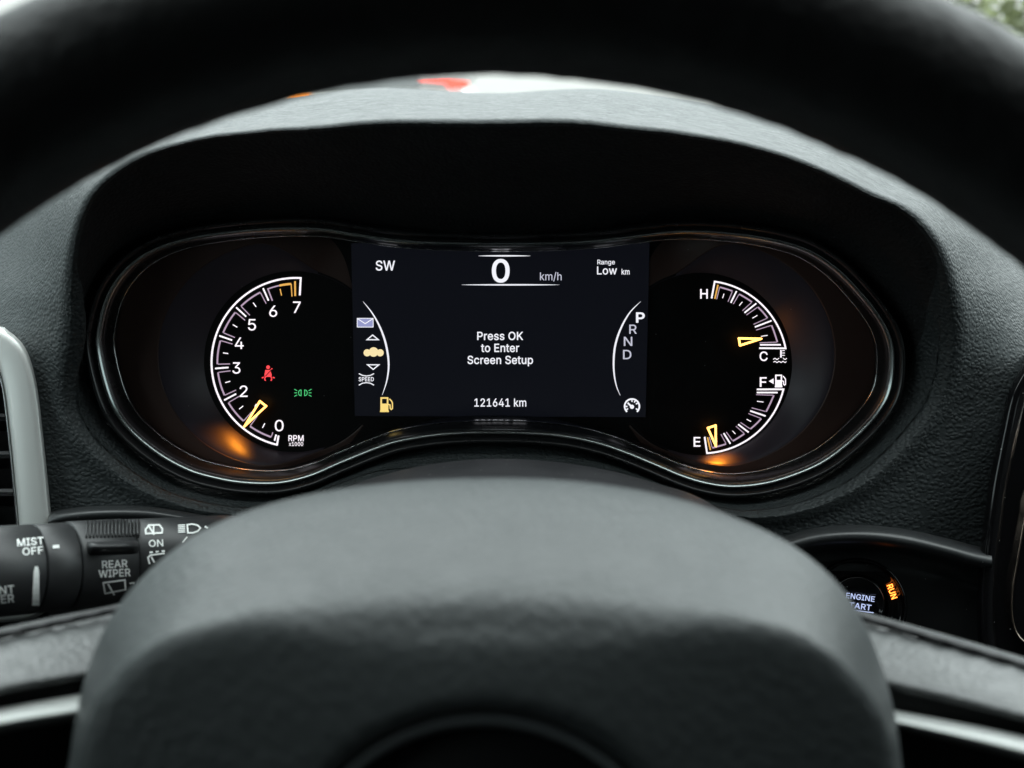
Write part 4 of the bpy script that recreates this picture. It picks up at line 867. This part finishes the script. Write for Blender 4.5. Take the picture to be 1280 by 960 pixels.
for k in range(6):
    y = 478 + k * 47; m = MB()
    sec = [(0, .458), (4, .4565), (9, .458), (22, .500), (20, .502), (3, .462)]
    xr = interp([(478, 2), (525, 10), (572, 15), (619, 19), (666, 22), (713, 20)], y)
    m.loft([[px(x, y - 8 + dy, d) for dy, d in sec] for x in (-222, xr)], cu=True, cap=True)
    m.build('louvre', M['dark'], vent, False)

# ================================================================== WIPER STALK
stalk = thing('wiper_stalk', 'black control stalk with white wiper lettering at the left', 'stalk', px(100, 706, .35))
SA, SB, SR = px(-60, 719, .352), px(300, 690, .430), .0160
AX = (SB - SA).normalized()
def stalk_ring(profile, n=48):
    mm = MB(); u = AX.cross(Vector((0, 1, 0))).normalized(); v = AX.cross(u); L = (SB - SA).length
    mm.loft([[SA + AX * (L * s_) + (u * math.cos(k * 2 * math.pi / n) + v * math.sin(k * 2 * math.pi / n)) * (SR * r) for k in range(n)] for s_, r in profile], cu=True, cap=True)
    return mm
def on_stalk(x, y, lift=.0002):
    D = Vector(((x - 640) / F, 1, (480 - y) / F)).normalized()
    d = D - AX * D.dot(AX); o = -SA + AX * SA.dot(AX)
    a = d.dot(d); b_ = 2 * d.dot(o); c = o.dot(o) - (SR + lift) ** 2
    disc = b_ * b_ - 4 * a * c
    t_ = (-b_ - math.sqrt(max(0, disc))) / (2 * a)
    return D * t_
def s_at(x):
    q = on_stalk(x, 700); return (q - SA).dot(AX) / (SB - SA).length
s1, s2, s3 = s_at(60), s_at(104), s_at(176)
stalk_ring([(0, .80), (.004, .95), (.02, 1.0), (s1 - .006, 1.0), (s1 - .002, .985), (s1, .93)]).build('end_cap', M['dark'], stalk)
stalk_ring([(s1, .93), (s1 + .002, .985), (s1 + .006, 1), (s2 - .006, 1), (s2 - .002, .985), (s2, .93)]).build('collar', M['dark'], stalk)
stalk_ring([(s2, .93), (s2 + .003, 1.0), (s2 + .008, 1.02), (s3 - .008, 1.02), (s3 - .003, 1.0), (s3, .93)]).build('twist_ring', M['dark'], stalk)
stalk_ring([(s3, .93), (s3 + .004, 1.0), (.93, .98), (1.0, .93)]).build('barrel', M['dark'], stalk)
m = MB()
for k in range(15):
    x = 108.5 + 64 * k / 14
    m.tube([on_stalk(x + (y - 660) * -.03, y - (x - 140) * .03, .0006) for y in (651, 656, 661, 666, 671)], .00042, 6)
m.build('grip_ridges', M['dark'], stalk)
m = MB()                                      # the raised thumb lug on the twist ring
rws = []
for k in range(17):
    q = -1 + k / 8; x = 141 + 33 * q
    hgt = (1 - abs(q) ** 6) ** .5
    row = []
    for j in range(9):
        y = 676 + (q * -.9) + 20 * j / 8
        bul = (0, .9, 1, 1, .9, .6, .3, .1, 0)[j]
        row.append(on_stalk(x, y, -.0004 + .0068 * bul * hgt))
    rws.append(row)
m.loft(rws); m.build('thumb_lug', M['dark'], stalk)
def SP(name, pr_, lift=.00025, mat='print'): pr_.build(name, M[mat], stalk, lambda x, y: on_stalk(x, y, lift))
SP('lettering', Print().textc('MIST', 38, 677, 33, 9.6, -5, .018)); SP('lettering', Print().textc('OFF', 41, 688.5, 26, 9.6, -5, .018))
SP('lettering', Print().textc('FRONT', -6, 738.5, 48, 10.5, -5, .018)); SP('lettering', Print().textc('WIPER', -6, 749.8, 48, 10.5, -5, .018))
SP('lettering', Print().textc('REAR', 143.5, 705, 32, 9.6, -3, .018), .0006); SP('lettering', Print().textc('WIPER', 143.2, 716.4, 40, 9.6, -3, .018), .0006)
SP('lettering', Print().textc('ON', 195, 679, 18, 9, -3, .018))
SP('pointer_dash', Print().stroke([(66, 683.6), (74, 682.9)], 4))
m_ = Print()
for k in range(8):
    y = 708 + 49 * k / 7
    m_.v += [(45.6 - .8 * k / 7 - 3.2 - 1.5 * k / 7 + (1.2 if k == 0 else 0), y), (45.6 - .8 * k / 7 + 3.2 + 1.5 * k / 7 - (1.2 if k == 0 else 0), y)]
m_.f = [(2 * k, 2 * k + 1, 2 * k + 3, 2 * k + 2) for k in range(7)]
SP('wiper_wedge', m_)
p = Print(); p.stroke([(129, 728.6), (156, 725), (157, 737), (131.5, 742)], 1.9, closed=True); p.stroke([(135, 730), (143, 744)], 2); p.stroke([(162, 729.3), (168, 728.5)], 2); SP('rear_window_symbol', p, .0006)
p = Print(); p.stroke([(182, 662), (186, 656.5), (199, 656), (203, 661), (202.5, 666), (182.5, 667)], 2.2, closed=True); p.stroke([(185, 656), (193, 668.5)], 2.4); p.stroke([(192, 657), (192, 666)], 2.0); SP('washer_symbol', p)
p = Print(); p.stroke([(187, 705), (185, 697), (188, 694), (206, 691.5)], 1.8); p.stroke([(189, 696), (193, 703)], 1.8)
for k in range(3): p.stroke([(187 + k * 7.5, 690.5 - k * .7), (191 + k * 7.5, 690.1 - k * .7)], 2.2)
SP('interval_symbol', p)
p = Print()
for k in range(5): p.stroke([(222.5, 656.4 + k * 2.2), (231.5, 656 + k * 2.2)], 1.4)
p.stroke([(234, 656), (240, 655), (247, 656.5), (250.5, 660), (247, 664), (241, 666), (235, 666)], 2.0, closed=True)
p.stroke([(228, 678), (234, 671)], 1.5); p.stroke([(256, 658), (260, 660)], 2.2); SP('headlamp_symbol', p)

# ================================================================== IGNITION BUTTON
ign = thing('ignition_button', 'round black engine start button with glowing orange run lamp', 'button', px(1071, 756, .455))
def ipx(x, y, d): return px(x, y, d)
n = 56
def cring(cx, cy, prof, k0=n): 
    mm = MB(); mm.loft([[ipx(cx + r * math.cos(k * 2 * math.pi / k0), cy + r * 1.0 * math.sin(k * 2 * math.pi / k0), d) for k in range(k0)] for r, d in prof], cu=True, cap=True); return mm
cring(1071.5, 760, [(63, .465), (63, .4535), (62, .4515), (60, .4512), (58.5, .4525), (57, .4545), (44, .4548), (38, .4548), (36.5, .458), (36, .465)]).build('surround', M['piano'], ign)
cring(1071, 756, [(35.5, .466), (35.5, .4535), (34.5, .4520), (33, .4520), (31.5, .4532), (20, .4542), (1, .4544)]).build('push_button', M['piano'], ign)
onb = lambda x, y: ipx(x, y, .4528)
Print().textc('ENGINE', 1075.5, 746.6, 36, 7.0, 8, .018).build('lettering', M['btext'], ign, onb)
Print().textc('START', 1071.8, 757.4, 35, 7.4, 8, .018).build('lettering', M['btext'], ign, onb)
Print().stroke([(1051, 760.6), (1092, 766.0)], 1.2).build('divider_line', M['btext'], ign, onb)
Print().textc('STOP', 1069.5, 769.6, 30, 7.0, 8, .018).build('lettering', M['btext'], ign, onb)
Print().textc('RUN', 1115, 739.5, 18.5, 7.6, 70, .02).build('run_lamp', M['orange'], ign, lambda x, y: ipx(x, y, .4538))

# ================================================================== CENTRE CONSOLE DISPLAY
con = thing('console_display', 'gloss black centre display surround cut by the right edge', 'display', px(1400, 700, .45))
co = [(1300, 440), (1279, 456), (1260, 490), (1250, 533), (1243, 568), (1236, 605), (1229, 655), (1224, 698), (1221, 770), (1226, 830), (1245, 880), (1290, 905), (1500, 930), (1740, 920), (1780, 860), (1780, 520), (1750, 450), (1500, 425)]
cc = catmull([(x, y, 0) for x, y in co], 200, True)
m = MB(); rr = [(-1, .50), (0, .452), (1.5, .4475), (5, .4445), (10, .4430), (16, .4435), (24, .446)]
m.loft([[px(q.x, q.y, d) for q in inset(cc, s_)] for s_, d in rr], cu=True)
q_ = inset(cc, 24); m.add([px(q.x, q.y, .446) for q in q_], [tuple(range(len(q_)))])
m.build('surround', M['piano'], con)
so = [(1290, 610), (1280, 655), (1272, 700), (1265, 745), (1267, 780), (1280, 802), (1320, 822), (1480, 838), (1680, 830), (1705, 790), (1705, 620), (1680, 560), (1480, 540), (1330, 550)]
cs = catmull([(x, y, 0) for x, y in so], 160, True)
m = MB(); m.loft([[px(q.x, q.y, d) for q in inset(cs, s_)] for s_, d in ((-2.2, .447), (-1.8, .4438), (-.6, .4428), (.8, .4430), (1.6, .4442), (1.8, .447))], cu=True)
m.build('metal_border', M['copper'], con)
m = MB(); q_ = inset(cs, 1.7); b0 = [px(q.x, q.y, .4440) for q in q_]; b1 = [px(q.x, q.y, .4452) for q in q_]
m.loft([b0, b1], cu=True); m.add(b0, [tuple(range(len(b0)))]); m.build('display_glass', M['piano'], con, False)

# ================================================================== STEERING WHEEL
WD = .20; WC = px(612, 1156, WD)
wheel = thing('steering_wheel', 'black leather steering wheel with airbag pad in front of the instruments', 'steering wheel', WC)
NR, NS = 620, 36
m = MB(); rows = []
RM, rm_ = .1822, .0163
for i in range(NR):
    a = 2 * math.pi * i / NR; d = Vector((math.cos(a), 0, math.sin(a))); row = []
    for j in range(NS):
        b_ = 2 * math.pi * j / NS
        q = WC + d * (RM + rm_ * math.cos(b_)) + Vector((0, 1, 0)) * (rm_ * 1.12 * math.sin(b_))
        nrm = (d * math.cos(b_) + Vector((0, 1, 0)) * math.sin(b_))
        k = noise.noise(q * 230) * .00034 + noise.noise(q * 70 + Vector((3, 1, 2))) * .00015
        if abs(b_ - math.pi * .62) < .16: k -= .0006       # sewn seam on the far inner side
        row.append(q + nrm * k)
    rows.append(row)
m.loft(rows, cu=True, cv=True); m.build('rim', M['rim'], wheel)
# stitches along the inner seam
m = MB()
for i in range(330):
    a = math.pi * 2 * i / 330; d = Vector((math.cos(a), 0, math.sin(a))); tt = Vector((-math.sin(a), 0, math.cos(a)))
    b_ = math.pi * .62; q = WC + d * (RM + rm_ * math.cos(b_)) + Vector((0, 1, 0)) * (rm_ * 1.12 * math.sin(b_)); nrm = d * math.cos(b_) + Vector((0, 1, 0)) * math.sin(b_)
    m.tube([q - tt * .0012 + nrm * .0001, q + nrm * .0005, q + tt * .0012 + nrm * .0001], .0004, 5)
m.build('seam_stitching', M['black'], wheel, kind='stuff')

# airbag pad
PAD = [(1132, 1000), (1128, 960), (1120, 900), (1105, 842), (1078, 775), (1040, 722), (980, 676), (900, 641), (820, 618), (720, 603), (620, 599), (520, 602), (420, 613), (330, 633), (250, 666), (180, 720), (133, 782), (108, 842), (94, 900), (85, 960), (80, 1000)]
low = [(110, 1150), (190, 1330), (330, 1480), (480, 1560), (612, 1580), (750, 1560), (890, 1480), (1030, 1330), (1105, 1150)]
poly = PAD + low
pc = [(v.x, v.y) for v in catmull([(x, y, 0) for x, y in poly], 240, True)]
HX, HY = 605, 1156
rows = []
NP = 240
for k in range(NP):
    a = 360 * k / NP; ca, sa = math.cos(math.radians(a)), -math.sin(math.radians(a))
    ro = outline_r(HX, HY, a, pc)
    up = max(0, math.sin(math.radians(a)))
    fr = interp([(0, .98), (.3, .975), (.45, .965), (.6, .915), (.8, .795), (.93, .72), (1, .705)], up)     # crease between sloping top and upright face
    rc = ro * fr
    do = interp([(0, .222), (.35, .232), (.7, .246), (1, .252)], up)
    dc = .1935
    ps = [(ro * .985, do + .022), (ro * .997, do + .008), (ro, do), (ro - (ro - rc) * .12, do - (do - dc) * .22), (ro - (ro - rc) * .5, do - (do - dc) * .64),
          (rc + (ro - rc) * .12, dc + (do - dc) * .07), (rc - (ro - rc) * .15, dc - .0012), (rc * .6 + 268 * .4, dc - .0035), (290, dc - .0058), (274, dc - .0055), (268.5, dc - .0040), (267, dc + .001), (266, dc + .006)]
    rows.append(catmull([px(HX + ca * r, HY + sa * r, d) for r, d in ps], 64))
m = MB(); m.loft(rows, cv=True); m.build('airbag_pad', M['hub'], wheel)
def wring(prof, k0=96):
    mm = MB(); mm.loft([[px(HX + r * math.cos(k * 2 * math.pi / k0), HY + r * math.sin(k * 2 * math.pi / k0), d) for k in range(k0)] for r, d in prof], cu=True, cap=False); return mm
wring([(265.5, .2005), (264, .1925), (261, .1898), (257, .1892), (252, .1900), (249, .1925), (248, .198)]).build('badge_ring', M['badge'], wheel)
mm = wring([(249, .1960), (240, .1950), (120, .1932), (1, .1930)]); mm.build('badge_disc', M['black'], wheel)

# spokes: leather grip, silver bar and dark cover on each side
def bar(name, mat, top, bot, d_, bulge, nx=30, nn=14, edge=.012, tilt=0.0):
    """a rounded bar between two pixel edges, d_ metres ahead of the eye, bulging towards the driver"""
    T_ = catmull([(x, y, 0) for x, y in top], nx); B_ = catmull([(x, y, 0) for x, y in bot], nx); rws = []
    for i in range(nx):
        q = i / (nx - 1); dd = d_[0] + (d_[1] - d_[0]) * q; row = []
        for j in range(nn + 1):
            s_ = j / nn; pt = T_[i].lerp(B_[i], s_)
            row.append(px(pt.x, pt.y, dd + edge + tilt * (1 - s_) - (bulge + edge) * math.sin(math.pi * s_) ** .5))
        for s_, back in ((1.0, .03), (.5, .036), (0.0, .03)):
            pt = T_[i].lerp(B_[i], s_); row.append(px(pt.x, pt.y, dd + back + tilt))
        rws.append(row)
    mm = MB(); mm.loft(rws, cu=True, cap=True); return mm.build(name, M[mat], wheel)
bar('spoke_grip', 'grip', [(200, 742), (140, 757), (0, 786), (-260, 850)], [(180, 842), (120, 848), (0, 868), (-260, 930)], (.258, .205), .002, edge=.004, tilt=.034)
bar('spoke_grip', 'grip', [(1030, 752), (1084, 766), (1280, 822), (1540, 905)], [(1050, 850), (1120, 864), (1280, 902), (1540, 980)], (.258, .205), .002, edge=.004, tilt=.034)
bar('silver_bar', 'barsilver', [(150, 858), (90, 869), (0, 885), (-260, 935)], [(150, 893), (90, 903), (0, 916), (-260, 970)], (.246, .204), .004, edge=.004, tilt=.008)
bar('silver_bar', 'barsilver', [(1060, 876), (1124, 889), (1280, 920), (1540, 985)], [(1060, 898), (1125, 911), (1280, 951), (1540, 1025)], (.246, .204), .004, edge=.004, tilt=.008)
bar('spoke_cover', 'dark', [(200, 800), (0, 830), (-280, 890)], [(220, 1150), (0, 1140), (-280, 1160)], (.266, .222), .002, edge=.004)
bar('spoke_cover', 'dark', [(1020, 810), (1280, 860), (1560, 930)], [(1010, 1150), (1280, 1140), (1560, 1160)], (.266, .222), .002, edge=.004)
for side in (0, 1):                            # raised seam along the top of each grip
    L_ = [(195, 748), (140, 760), (0, 791), (-200, 838)] if side == 0 else [(1040, 760), (1088, 772), (1280, 829), (1480, 890)]
    m = MB(); C0 = catmull([(x, y, 0) for x, y in L_], 60)
    m.tube([px(q.x, q.y + 3, .2850 - .045 * i / 59 + .0012 * math.sin(i * 1.3) * .4) for i, q in enumerate(C0)], .0011, 6)
    m.build('grip_seam', M['black'], wheel)
